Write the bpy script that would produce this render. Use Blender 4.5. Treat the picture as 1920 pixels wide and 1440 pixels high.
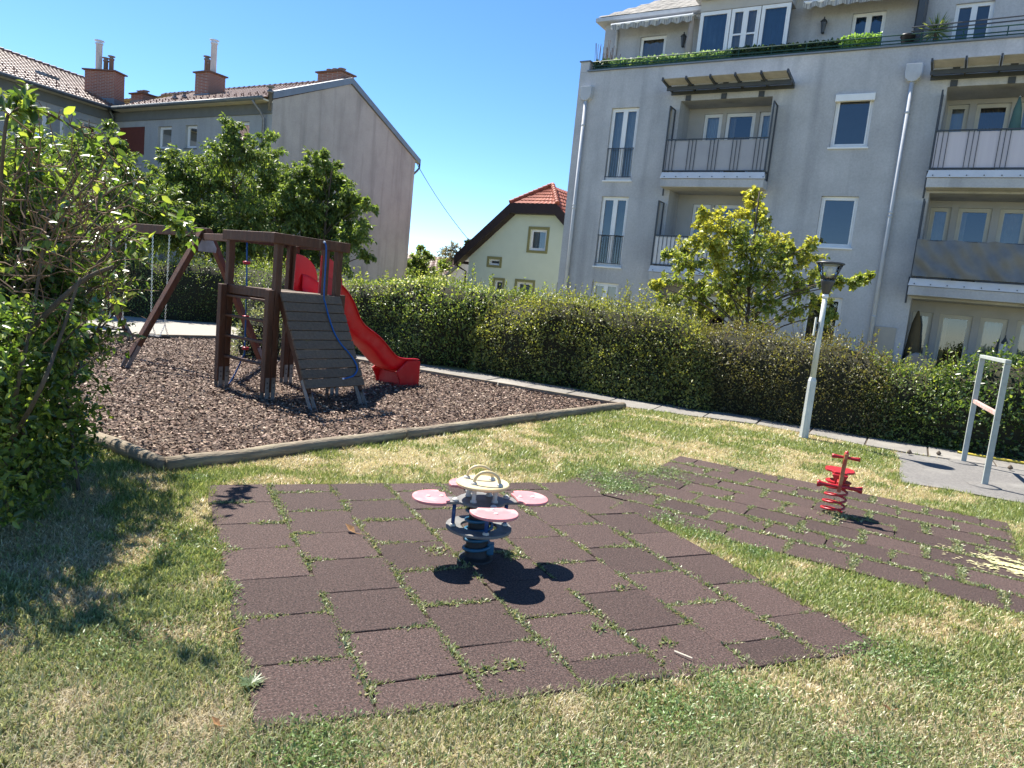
import bpy, math, random
import numpy as np
from mathutils import Vector, Matrix

random.seed(7)
RNG = np.random.default_rng(7)
scene = bpy.context.scene
for o in list(bpy.data.objects):
    bpy.data.objects.remove(o)

# ------------------------------------------------------------------ camera
CAM_H, PITCH, ROLL, FPX = 1.85, 0.127, 0.1006, 1331.0
cp, sp, cr, sr = math.cos(PITCH), math.sin(PITCH), math.cos(ROLL), math.sin(ROLL)
FWD = np.array([0, cp, -sp]); _r = np.array([1.0, 0, 0]); _u = np.array([0, sp, cp])
RIGHT = cr * _r + sr * _u
UP = -sr * _r + cr * _u
cam_data = bpy.data.cameras.new('camera')
cam_data.sensor_width = 36.0
cam_data.lens = FPX / 1920.0 * 36.0
cam_data.clip_start = 0.05
cam_data.clip_end = 2000.0
cam = bpy.data.objects.new('camera', cam_data)
scene.collection.objects.link(cam)
cam.matrix_world = Matrix(((RIGHT[0], UP[0], -FWD[0], 0), (RIGHT[1], UP[1], -FWD[1], 0),
                           (RIGHT[2], UP[2], -FWD[2], CAM_H), (0, 0, 0, 1)))
scene.camera = cam

# ------------------------------------------------------------------ sky, sun, exposure
SUN_EL = math.radians(55.0)
SUN_AZ = math.atan2(-0.695, 0.719)          # measured from +Y towards +X
world = bpy.data.worlds.new('World')
scene.world = world
world.use_nodes = True
wn = world.node_tree
wn.nodes.clear()
w_out = wn.nodes.new('ShaderNodeOutputWorld')
w_bg = wn.nodes.new('ShaderNodeBackground')
w_sky = wn.nodes.new('ShaderNodeTexSky')
w_sky.sky_type = 'NISHITA'
w_sky.sun_disc = False
w_sky.sun_elevation = SUN_EL
w_sky.sun_rotation = SUN_AZ
w_sky.altitude = 200
w_sky.air_density = 0.62
w_sky.dust_density = 0.05
w_sky.ozone_density = 2.2
w_bg.inputs['Strength'].default_value = 0.096
w_hs = wn.nodes.new('ShaderNodeHueSaturation')      # the camera's vivid rendering of a clear sky
w_hs.inputs['Saturation'].default_value = 1.19
w_hs.inputs['Value'].default_value = 1.08
wn.links.new(w_sky.outputs[0], w_hs.inputs['Color'])
wn.links.new(w_hs.outputs[0], w_bg.inputs[0])
wn.links.new(w_bg.outputs[0], w_out.inputs[0])

sun_data = bpy.data.lights.new('sun', 'SUN')
sun_data.energy = 5.0
sun_data.angle = math.radians(0.53)
sun_data.color = (1.0, 0.94, 0.85)
sun = bpy.data.objects.new('sun', sun_data)
scene.collection.objects.link(sun)
sd = Vector((math.sin(SUN_AZ) * math.cos(SUN_EL), math.cos(SUN_AZ) * math.cos(SUN_EL), math.sin(SUN_EL)))
sun.rotation_euler = sd.to_track_quat('Z', 'Y').to_euler()
sun.location = (-20, 20, 30)

scene.view_settings.view_transform = 'Standard'
scene.view_settings.look = 'None'
scene.view_settings.exposure = 1.38
scene.view_settings.gamma = 1.0
scene.view_settings.use_curve_mapping = False
scene.render.engine = 'CYCLES'
scene.render.resolution_x = 1024
scene.render.resolution_y = 768
scene.cycles.max_bounces = 6
scene.cycles.diffuse_bounces = 3
scene.cycles.transparent_max_bounces = 12


def at(px, py, dist):
    """a point seen at photo position (px, py), dist metres away over the ground"""
    d = FWD + (px - 960) / FPX * RIGHT - (py - 720) / FPX * UP
    t = dist / math.hypot(d[0], d[1])
    return np.array([0, 0, CAM_H]) + t * d


# ------------------------------------------------------------------ materials
def srgb(r, g, b):
    f = lambda c: (c / 255 / 12.92) if c / 255 <= 0.04045 else ((c / 255 + 0.055) / 1.055) ** 2.4
    return (f(r), f(g), f(b))


def mat(name, c1, c2=None, scale=6.0, rough=0.8, bump=0.0, bscale=60.0, metal=0.0, spec=0.3, detail=6.0,
        c3=None, s3=1.0, a3=(0.5, 0.75), rand=0.0, stretch=None, trans=0.0, a2=(0.3, 0.7)):
    m = bpy.data.materials.new(name)
    m.use_nodes = True
    nt = m.node_tree
    N, L = nt.nodes, nt.links
    b = N['Principled BSDF']
    b.inputs['Roughness'].default_value = rough
    b.inputs['Metallic'].default_value = metal
    b.inputs['Specular IOR Level'].default_value = spec
    tc = N.new('ShaderNodeTexCoord')
    vec = tc.outputs['Object']
    if stretch:
        mp = N.new('ShaderNodeMapping')
        mp.inputs['Scale'].default_value = stretch
        L.new(vec, mp.inputs[0])
        vec = mp.outputs[0]
    if rand:
        oi = N.new('ShaderNodeObjectInfo')
        ad = N.new('ShaderNodeVectorMath')
        ad.operation = 'MULTIPLY_ADD'
        ad.inputs[0].default_value = (1, 1, 1)
        cb = N.new('ShaderNodeCombineXYZ')
        mu = N.new('ShaderNodeMath'); mu.operation = 'MULTIPLY'; mu.inputs[1].default_value = 50.0
        L.new(oi.outputs['Random'], mu.inputs[0])
        L.new(mu.outputs[0], cb.inputs[0]); L.new(mu.outputs[0], cb.inputs[1])
        L.new(cb.outputs[0], ad.inputs[2])
        va = N.new('ShaderNodeVectorMath'); va.operation = 'ADD'
        L.new(vec, va.inputs[0]); L.new(cb.outputs[0], va.inputs[1])
        vec = va.outputs[0]

    def ramped(sc, lo, hi, ca, cb_, prev=None, det=detail):
        n = N.new('ShaderNodeTexNoise')
        n.inputs['Scale'].default_value = sc
        n.inputs['Detail'].default_value = det
        n.inputs['Roughness'].default_value = 0.6
        L.new(vec, n.inputs[0])
        mr = N.new('ShaderNodeMapRange')
        mr.inputs['From Min'].default_value = lo
        mr.inputs['From Max'].default_value = hi
        L.new(n.outputs[0], mr.inputs[0])
        mx = N.new('ShaderNodeMix'); mx.data_type = 'RGBA'
        L.new(mr.outputs[0], mx.inputs[0])
        if prev is None:
            mx.inputs[6].default_value = (*ca, 1)
        else:
            L.new(prev, mx.inputs[6])
        mx.inputs[7].default_value = (*cb_, 1)
        return mx.outputs[2]
    if c2 is None:
        c2 = tuple(c * 0.8 for c in c1)
    col = ramped(scale, a2[0], a2[1], c1, c2)
    if c3 is not None:
        col = ramped(s3, a3[0], a3[1], None, c3, prev=col)
    if rand:
        hv = N.new('ShaderNodeHueSaturation')
        mr = N.new('ShaderNodeMapRange')
        mr.inputs['To Min'].default_value = 1 - rand
        mr.inputs['To Max'].default_value = 1 + rand
        L.new(oi.outputs['Random'], mr.inputs[0])
        L.new(mr.outputs[0], hv.inputs['Value'])
        L.new(col, hv.inputs['Color'])
        col = hv.outputs[0]
    L.new(col, b.inputs['Base Color'])
    if bump:
        n = N.new('ShaderNodeTexNoise')
        n.inputs['Scale'].default_value = bscale
        n.inputs['Detail'].default_value = 4
        L.new(vec, n.inputs[0])
        bp = N.new('ShaderNodeBump')
        bp.inputs['Strength'].default_value = bump
        bp.inputs['Distance'].default_value = 0.02
        L.new(n.outputs[0], bp.inputs['Height'])
        L.new(bp.outputs[0], b.inputs['Normal'])
    if trans:
        tr = N.new('ShaderNodeBsdfTranslucent')
        L.new(col, tr.inputs[0])
        ms = N.new('ShaderNodeMixShader')
        ms.inputs[0].default_value = trans
        L.new(b.outputs[0], ms.inputs[1]); L.new(tr.outputs[0], ms.inputs[2])
        L.new(ms.outputs[0], N['Material Output'].inputs[0])
    return m


def leaf_mat(name, trans=0.4, rough=0.45, spec=0.4, gain=1.6, blue=0.45):
    """colour comes from the 'tint' attribute of each leaf or blade"""
    m = bpy.data.materials.new(name)
    m.use_nodes = True
    nt = m.node_tree
    N, L = nt.nodes, nt.links
    b = N['Principled BSDF']
    b.inputs['Roughness'].default_value = rough
    b.inputs['Specular IOR Level'].default_value = spec
    a = N.new('ShaderNodeAttribute'); a.attribute_name = 'tint'
    L.new(a.outputs['Color'], b.inputs['Base Color'])
    tr = N.new('ShaderNodeBsdfTranslucent')
    mu = N.new('ShaderNodeMix'); mu.data_type = 'RGBA'; mu.blend_type = 'MULTIPLY'
    mu.inputs[0].default_value = 1.0
    mu.inputs[7].default_value = (gain * 1.15, gain * 1.1, gain * blue, 1)
    L.new(a.outputs['Color'], mu.inputs[6])
    L.new(mu.outputs[2], tr.inputs[0])
    ms = N.new('ShaderNodeMixShader')
    ms.inputs[0].default_value = trans
    L.new(b.outputs[0], ms.inputs[1]); L.new(tr.outputs[0], ms.inputs[2])
    L.new(ms.outputs[0], N['Material Output'].inputs[0])
    return m


def glass_mat(name, tint=(0.9, 0.95, 0.95), ior=1.6, rough=0.01):
    m = bpy.data.materials.new(name)
    m.use_nodes = True
    nt = m.node_tree
    N, L = nt.nodes, nt.links
    N.remove(N['Principled BSDF'])
    g = N.new('ShaderNodeBsdfGlossy'); g.inputs['Roughness'].default_value = rough
    t = N.new('ShaderNodeBsdfTransparent'); t.inputs[0].default_value = (*tint, 1)
    f = N.new('ShaderNodeFresnel'); f.inputs[0].default_value = ior
    ms = N.new('ShaderNodeMixShader')
    L.new(f.outputs[0], ms.inputs[0]); L.new(t.outputs[0], ms.inputs[1]); L.new(g.outputs[0], ms.inputs[2])
    L.new(ms.outputs[0], N['Material Output'].inputs[0])
    return m


def brick_mat(name, c1, c2, mortar, bw=0.25, bh=0.075):
    m = bpy.data.materials.new(name)
    m.use_nodes = True
    nt = m.node_tree
    N, L = nt.nodes, nt.links
    b = N['Principled BSDF']; b.inputs['Roughness'].default_value = 0.9
    tc = N.new('ShaderNodeTexCoord')
    sx = N.new('ShaderNodeSeparateXYZ'); L.new(tc.outputs['Object'], sx.inputs[0])
    ad = N.new('ShaderNodeMath'); ad.operation = 'ADD'
    L.new(sx.outputs[0], ad.inputs[0]); L.new(sx.outputs[1], ad.inputs[1])
    cb = N.new('ShaderNodeCombineXYZ'); L.new(ad.outputs[0], cb.inputs[0]); L.new(sx.outputs[2], cb.inputs[1])
    br = N.new('ShaderNodeTexBrick')
    br.inputs['Scale'].default_value = 1.0
    br.inputs['Brick Width'].default_value = bw
    br.inputs['Row Height'].default_value = bh
    br.inputs['Mortar Size'].default_value = 0.012
    br.inputs['Color1'].default_value = (*c1, 1)
    br.inputs['Color2'].default_value = (*c2, 1)
    br.inputs['Mortar'].default_value = (*mortar, 1)
    L.new(cb.outputs[0], br.inputs[0])
    L.new(br.outputs[0], b.inputs['Base Color'])
    bp = N.new('ShaderNodeBump'); bp.inputs['Strength'].default_value = 0.5; bp.inputs['Distance'].default_value = 0.02
    L.new(br.outputs['Fac'], bp.inputs['Height']); bp.invert = True
    L.new(bp.outputs[0], b.inputs['Normal'])
    return m


def streak_wall(name, c1, c2, c3, cstreak, speck=0.3):
    """weathered render: broad mottling plus rain streaks that run down"""
    m = mat(name, c1, c2, scale=0.8, rough=0.92, bump=speck, bscale=90, c3=c3, s3=0.35, a3=(0.45, 0.8), spec=0.15)
    nt = m.node_tree
    N, L = nt.nodes, nt.links
    b = N['Principled BSDF']
    prev = b.inputs['Base Color'].links[0].from_socket
    tc = N.new('ShaderNodeTexCoord')
    mp = N.new('ShaderNodeMapping'); mp.inputs['Scale'].default_value = (1.5, 1.5, 0.11)
    L.new(tc.outputs['Object'], mp.inputs[0])
    n = N.new('ShaderNodeTexNoise'); n.inputs['Scale'].default_value = 1.3; n.inputs['Detail'].default_value = 5
    L.new(mp.outputs[0], n.inputs[0])
    mr = N.new('ShaderNodeMapRange'); mr.inputs['From Min'].default_value = 0.52; mr.inputs['From Max'].default_value = 0.78
    mr.inputs['To Max'].default_value = 0.72
    L.new(n.outputs[0], mr.inputs[0])
    mx = N.new('ShaderNodeMix'); mx.data_type = 'RGBA'
    L.new(mr.outputs[0], mx.inputs[0]); L.new(prev, mx.inputs[6]); mx.inputs[7].default_value = (*cstreak, 1)
    # fine grain of the render coat
    n2 = N.new('ShaderNodeTexNoise'); n2.inputs['Scale'].default_value = 22; n2.inputs['Detail'].default_value = 6
    L.new(tc.outputs['Object'], n2.inputs[0])
    hv = N.new('ShaderNodeHueSaturation')
    mr2 = N.new('ShaderNodeMapRange'); mr2.inputs['From Min'].default_value = 0.3; mr2.inputs['From Max'].default_value = 0.7
    mr2.inputs['To Min'].default_value = 0.92; mr2.inputs['To Max'].default_value = 1.08
    L.new(n2.outputs[0], mr2.inputs[0]); L.new(mr2.outputs[0], hv.inputs['Value'])
    L.new(mx.outputs[2], hv.inputs['Color'])
    L.new(hv.outputs[0], b.inputs['Base Color'])
    return m


M = {}
M['lawn'] = mat('lawn_soil', (0.19, 0.185, 0.075), (0.32, 0.26, 0.14), scale=1.4, rough=0.95, bump=0.8, bscale=40,
                c3=(0.11, 0.15, 0.045), s3=0.6)
M['rubber'] = mat('rubber_granulate', (0.112, 0.070, 0.060), (0.028, 0.019, 0.017), scale=85, rough=0.8, bump=0.7,
                  bscale=240, spec=0.3, c3=(0.20, 0.155, 0.14), s3=110, a3=(0.60, 0.76), rand=0.20, detail=1)
M['mat_bed'] = mat('joint_soil', (0.05, 0.04, 0.03), (0.09, 0.07, 0.05), scale=20, rough=1.0)
M['mulch'] = mat('mulch_soil', (0.045, 0.032, 0.026), (0.095, 0.066, 0.052), scale=18, rough=0.95, bump=1.0, bscale=35)
M['chip'] = leaf_mat('bark_chip', trans=0.0, rough=0.75, spec=0.3)
M['log'] = mat('weathered_log', (0.27, 0.225, 0.16), (0.15, 0.12, 0.085), scale=7, rough=0.85, bump=0.6, bscale=20,
               stretch=(0.6, 0.6, 6), c3=(0.34, 0.30, 0.20), s3=2.5)
M['log_end'] = M['log']
M['concrete'] = mat('path_concrete', (0.24, 0.225, 0.20), (0.17, 0.16, 0.145), scale=9, rough=0.9, bump=0.4, bscale=120,
                    c3=(0.29, 0.275, 0.24), s3=1.2, rand=0.10)
M['asphalt'] = mat('grey_asphalt', (0.22, 0.21, 0.195), (0.13, 0.125, 0.118), scale=26, rough=0.92, bump=0.6, bscale=160,
                   c3=(0.27, 0.26, 0.235), s3=0.9)
M['wood'] = mat('stained_timber', (0.115, 0.043, 0.019), (0.055, 0.024, 0.012), scale=3.0, rough=0.6, bump=0.35, bscale=26,
                stretch=(5, 5, 1.0), c3=(0.15, 0.09, 0.055), s3=4.0, a3=(0.55, 0.8), spec=0.35)
M['wood_red'] = mat('red_stained_timber', (0.145, 0.038, 0.022), (0.08, 0.026, 0.016), scale=3.0, rough=0.6, bump=0.35,
                    bscale=26, stretch=(4, 4, 1.0), c3=(0.16, 0.09, 0.06), s3=3.0, spec=0.35)
M['plank'] = mat('grey_brown_plank', (0.165, 0.122, 0.085), (0.095, 0.072, 0.052), scale=5.0, rough=0.75, bump=0.5,
                 bscale=18, stretch=(1, 7, 7), c3=(0.16, 0.13, 0.10), s3=4, a3=(0.55, 0.85), rand=0.12)
M['galv'] = mat('galvanised_steel', (0.26, 0.26, 0.265), (0.17, 0.17, 0.175), scale=8, rough=0.45, metal=0.6, spec=0.5)
M['chain'] = mat('steel_chain', (0.6, 0.6, 0.6), (0.5, 0.5, 0.5), rough=0.3, metal=0.9)
M['red_plastic'] = mat('red_plastic', (0.60, 0.012, 0.02), (0.50, 0.010, 0.018), scale=3, rough=0.36, spec=0.5, trans=0.18, c3=(0.56, 0.06, 0.055), s3=5, a3=(0.52, 0.8), bump=0.05, bscale=30)
M['blue_rope'] = mat('blue_rope', (0.02, 0.13, 0.40), (0.014, 0.08, 0.26), scale=60, rough=0.7, bump=0.6, bscale=150)
M['black_rubber'] = mat('black_rubber', (0.018, 0.018, 0.02), (0.03, 0.03, 0.032), scale=20, rough=0.6)
M['pink'] = mat('faded_red_board', (0.56, 0.22, 0.23), (0.48, 0.17, 0.18), scale=8, rough=0.5, spec=0.4, c3=(0.62, 0.36, 0.35), s3=9, a3=(0.5, 0.7), bump=0.1, bscale=60)
M['beige'] = mat('faded_yellow_board', (0.60, 0.50, 0.29), (0.52, 0.42, 0.23), scale=6, rough=0.5, spec=0.4)
M['grey_board'] = mat('grey_board', (0.20, 0.20, 0.195), (0.12, 0.12, 0.12), scale=12, rough=0.6)
M['blue_metal'] = mat('blue_painted_metal', (0.012, 0.06, 0.22), (0.010, 0.045, 0.16), scale=6, rough=0.35, spec=0.5)
M['blue_coil'] = mat('blue_coil_paint', (0.018, 0.12, 0.22), (0.014, 0.08, 0.15), scale=12, rough=0.4, spec=0.5)
M['cap'] = mat('grey_cap', (0.55, 0.54, 0.5), (0.45, 0.44, 0.4), rough=0.5)
M['red_paint'] = mat('red_paint', (0.46, 0.018, 0.028), (0.32, 0.015, 0.02), scale=9, rough=0.38, spec=0.5)
M['worn_red'] = mat('worn_red_and_yellow', (0.42, 0.06, 0.035), (0.45, 0.24, 0.09), scale=9, rough=0.5, a2=(0.42, 0.58))
M['white_post'] = mat('white_painted_post', (0.62, 0.64, 0.60), (0.46, 0.48, 0.44), scale=7, rough=0.55, c3=(0.35, 0.36, 0.32),
                      s3=14, a3=(0.6, 0.8), stretch=(1, 1, 0.4))
M['grey_post'] = mat('grey_green_painted_tube', (0.40, 0.43, 0.40), (0.30, 0.33, 0.31), scale=9, rough=0.5,
                     c3=(0.22, 0.15, 0.11), s3=18, a3=(0.66, 0.8))
M['rusty_bar'] = mat('chipped_cross_bar', (0.50, 0.45, 0.42), (0.42, 0.20, 0.16), scale=14, rough=0.6)
M['lamp_dark'] = mat('dark_lamp_metal', (0.035, 0.038, 0.042), (0.05, 0.053, 0.057), scale=9, rough=0.4, spec=0.5)
M['lamp_glass'] = glass_mat('lamp_glass', tint=(0.95, 0.95, 0.92), ior=1.45, rough=0.08)
M['lamp_in'] = mat('lamp_reflector', (0.7, 0.68, 0.6), rough=0.3)
M['facade'] = streak_wall('grey_render', (0.46, 0.465, 0.48), (0.35, 0.356, 0.372), (0.54, 0.543, 0.552), (0.24, 0.247, 0.265), 0.15)
M['recess'] = mat('pale_render', (0.46, 0.45, 0.435), (0.40, 0.39, 0.38), scale=2, rough=0.9, bump=0.2, bscale=90)
M['old_wall'] = streak_wall('old_grey_render', (0.38, 0.39, 0.395), (0.32, 0.33, 0.335), (0.42, 0.425, 0.425), (0.28, 0.285, 0.29), 0.15)
M['gable'] = streak_wall('gable_render', (0.42, 0.395, 0.36), (0.33, 0.31, 0.285), (0.475, 0.45, 0.41), (0.22, 0.21, 0.195), 0.25)
M['cornice'] = mat('dark_cornice', (0.17, 0.18, 0.18), (0.14, 0.15, 0.15), scale=3, rough=0.9)
M['soffit'] = mat('cream_soffit', (0.62, 0.58, 0.46), (0.52, 0.49, 0.40), scale=3, rough=0.8)
M['zinc'] = mat('zinc_sheet', (0.20, 0.225, 0.25), (0.16, 0.18, 0.20), scale=3, rough=0.45, metal=0.35)
M['gutter'] = mat('grey_green_gutter', (0.15, 0.17, 0.17), (0.11, 0.125, 0.13), scale=3, rough=0.5, metal=0.2)
M['roof_tile'] = mat('brown_roof_tile', (0.22, 0.135, 0.105), (0.15, 0.095, 0.075), scale=5, rough=0.42, c3=(0.33, 0.22, 0.16), s3=1.5)
M['red_tile'] = mat('red_roof_tile', (0.30, 0.085, 0.05), (0.20, 0.055, 0.035), scale=5, rough=0.7, c3=(0.36, 0.13, 0.075), s3=1.5)
M['slate'] = mat('fibre_slate', (0.30, 0.285, 0.255), (0.20, 0.19, 0.175), scale=4, rough=0.85, c3=(0.14, 0.135, 0.125), s3=2)
M['brick'] = brick_mat('chimney_brick', (0.33, 0.13, 0.075), (0.25, 0.095, 0.06), (0.33, 0.29, 0.25))
M['chim_cap'] = mat('chimney_capping', (0.20, 0.12, 0.09), (0.15, 0.09, 0.07), rough=0.9)
M['steel'] = mat('steel_flue', (0.66, 0.73, 0.84), (0.56, 0.63, 0.74), scale=3, rough=0.4, metal=0.0, spec=0.6)
M['flue'] = mat('clay_flue', (0.26, 0.20, 0.17), (0.2, 0.16, 0.14), rough=0.9)
M['white'] = mat('white_frame', (0.78, 0.79, 0.80), (0.70, 0.71, 0.72), scale=3, rough=0.4, spec=0.4)
M['cream_frame'] = mat('cream_frame', (0.58, 0.555, 0.48), (0.52, 0.495, 0.43), scale=3, rough=0.5)
M['pane'] = glass_mat('window_pane', tint=(0.72, 0.77, 0.79), ior=2.15)
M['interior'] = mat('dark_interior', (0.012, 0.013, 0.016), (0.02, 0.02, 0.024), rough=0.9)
M['screen'] = mat('insect_screen', (0.085, 0.095, 0.115), (0.075, 0.083, 0.10), rough=0.7)
M['curtain'] = mat('white_curtain', (0.55, 0.57, 0.58), (0.45, 0.47, 0.48), scale=2, rough=0.9)
M['curtain_olive'] = mat('olive_curtain', (0.16, 0.17, 0.10), (0.11, 0.12, 0.075), scale=3, rough=0.9)
M['curtain_reflection'] = mat('sky_reflection_curtain', (0.07, 0.16, 0.30), (0.05, 0.12, 0.23), scale=3, rough=0.9)  # blue of the sky reflected in the panes, painted onto the cloth
M['curtain_dark'] = mat('brown_curtain', (0.10, 0.085, 0.09), (0.07, 0.06, 0.065), scale=3, rough=0.9)
M['curtain_beige'] = mat('beige_curtain', (0.40, 0.34, 0.27), (0.30, 0.25, 0.2), scale=3, rough=0.9)
M['rail_dark'] = mat('dark_grey_rail', (0.06, 0.07, 0.085), (0.05, 0.058, 0.07), scale=4, rough=0.45)
M['rail_green'] = mat('green_rail', (0.02, 0.07, 0.055), (0.018, 0.055, 0.045), scale=4, rough=0.45)
M['pipe'] = mat('light_grey_pipe', (0.50, 0.52, 0.55), (0.42, 0.44, 0.47), scale=4, rough=0.8, spec=0.15)
M['balcony_board'] = mat('white_balcony_board', (0.66, 0.66, 0.68), (0.58, 0.58, 0.60), scale=3, rough=0.6)
M['pink_board'] = mat('lilac_white_panel', (0.54, 0.51, 0.55), (0.49, 0.46, 0.51), scale=2, rough=0.6, stretch=(6, 6, 0.3))
M['mauve_board'] = mat('grey_balcony_panel', (0.36, 0.36, 0.385), (0.32, 0.32, 0.345), scale=3, rough=0.6)
M['tarp'] = mat('grey_tarpaulin', (0.19, 0.195, 0.20), (0.145, 0.15, 0.155), scale=3, rough=0.6)
M['poly'] = mat('sunlit_roof_sheet', (0.44, 0.43, 0.39), (0.34, 0.335, 0.305), scale=6, rough=0.5, trans=0.32)  # pale colour paints the sunlit outer strip of the canopy sheet
M['smoked_and_shaded'] = glass_mat('smoked_glass_and_shaded_sheet', tint=(0.30, 0.40, 0.43))  # real side screens, and painted shade on the inner canopy sheets
M['awning'] = mat('striped_awning', (0.46, 0.45, 0.42), (0.20, 0.20, 0.20), scale=14, rough=0.9, stretch=(3, 3, 0.05), a2=(0.45, 0.55))
M['mint'] = mat('mint_render', (0.60, 0.66, 0.54), (0.55, 0.61, 0.50), scale=1.2, rough=0.9, bump=0.2, bscale=90)
M['olive'] = mat('olive_surround', (0.25, 0.24, 0.105), (0.21, 0.20, 0.09), scale=2, rough=0.85)
M['fascia'] = mat('dark_brown_fascia', (0.038, 0.024, 0.022), (0.028, 0.018, 0.017), scale=3, rough=0.6)
M['bark'] = mat('bark', (0.12, 0.095, 0.07), (0.07, 0.055, 0.042), scale=8, rough=0.9, bump=0.6, bscale=30, stretch=(3, 3, 0.6))
M['twig'] = mat('brown_twig', (0.22, 0.135, 0.08), (0.13, 0.08, 0.05), scale=12, rough=0.85)
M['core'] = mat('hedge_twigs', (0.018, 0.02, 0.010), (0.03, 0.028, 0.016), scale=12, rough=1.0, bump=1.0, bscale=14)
M['leaf'] = leaf_mat('leaf', trans=0.38)
M['hedge_leaf'] = leaf_mat('hedge_leaf', trans=0.36, rough=0.42, spec=0.45, gain=1.9)
M['gloss_leaf'] = leaf_mat('glossy_leaf', trans=0.42, rough=0.30, spec=0.55, gain=2.0)
M['grass'] = leaf_mat('grass_blade', trans=0.32, rough=0.40, spec=0.45, gain=1.25, blue=0.85)
M['bin'] = mat('green_bin', (0.012, 0.10, 0.075), (0.01, 0.07, 0.055), rough=0.4)
M['yellow'] = mat('yellow_hose', (0.60, 0.47, 0.06), (0.5, 0.38, 0.05), rough=0.5)
M['chalk'] = mat('yellow_chalk', (0.62, 0.58, 0.30), (0.55, 0.51, 0.27), scale=30, rough=0.95)
M['pot'] = mat('black_pot', (0.02, 0.02, 0.024), (0.03, 0.03, 0.034), rough=0.5)
M['beige_cloth'] = mat('beige_cover', (0.36, 0.31, 0.27), (0.30, 0.26, 0.225), scale=4, rough=0.9, bump=0.4, bscale=8)
M['brown_cloth'] = mat('brown_parasol', (0.13, 0.10, 0.055), (0.10, 0.075, 0.04), scale=4, rough=0.9)
M['teal_cloth'] = mat('green_parasol', (0.09, 0.17, 0.15), (0.07, 0.13, 0.115), scale=4, rough=0.9)
M['patch'] = mat('beige_board', (0.42, 0.385, 0.33), (0.36, 0.33, 0.285), scale=3, rough=0.9)
M['cable'] = mat('black_cable', (0.03, 0.03, 0.03), rough=0.7)
M['dry_leaf'] = mat('dry_leaf', (0.28, 0.15, 0.06), (0.20, 0.11, 0.05), scale=30, rough=0.8)

# ------------------------------------------------------------------ builders
C = scene.collection


def V3(p):
    return np.array([float(p[0]), float(p[1]), float(p[2])])


def nrm(v):
    v = np.asarray(v, float)
    return v / max(1e-9, np.linalg.norm(v))


class Frame:
    """a vertical wall plane: s along it, o outwards from it, z up"""
    def __init__(self, p, q, toward=(0, 0)):
        self.o = np.array([p[0], p[1], 0.0])
        self.d = nrm([q[0] - p[0], q[1] - p[1], 0])
        n = np.array([self.d[1], -self.d[0], 0])
        if n @ (np.array([toward[0], toward[1], 0]) - self.o) < 0:
            n = -n
        self.n = n

    def P(self, s, o, z):
        return self.o + self.d * s + self.n * o + np.array([0, 0, z])


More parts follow.
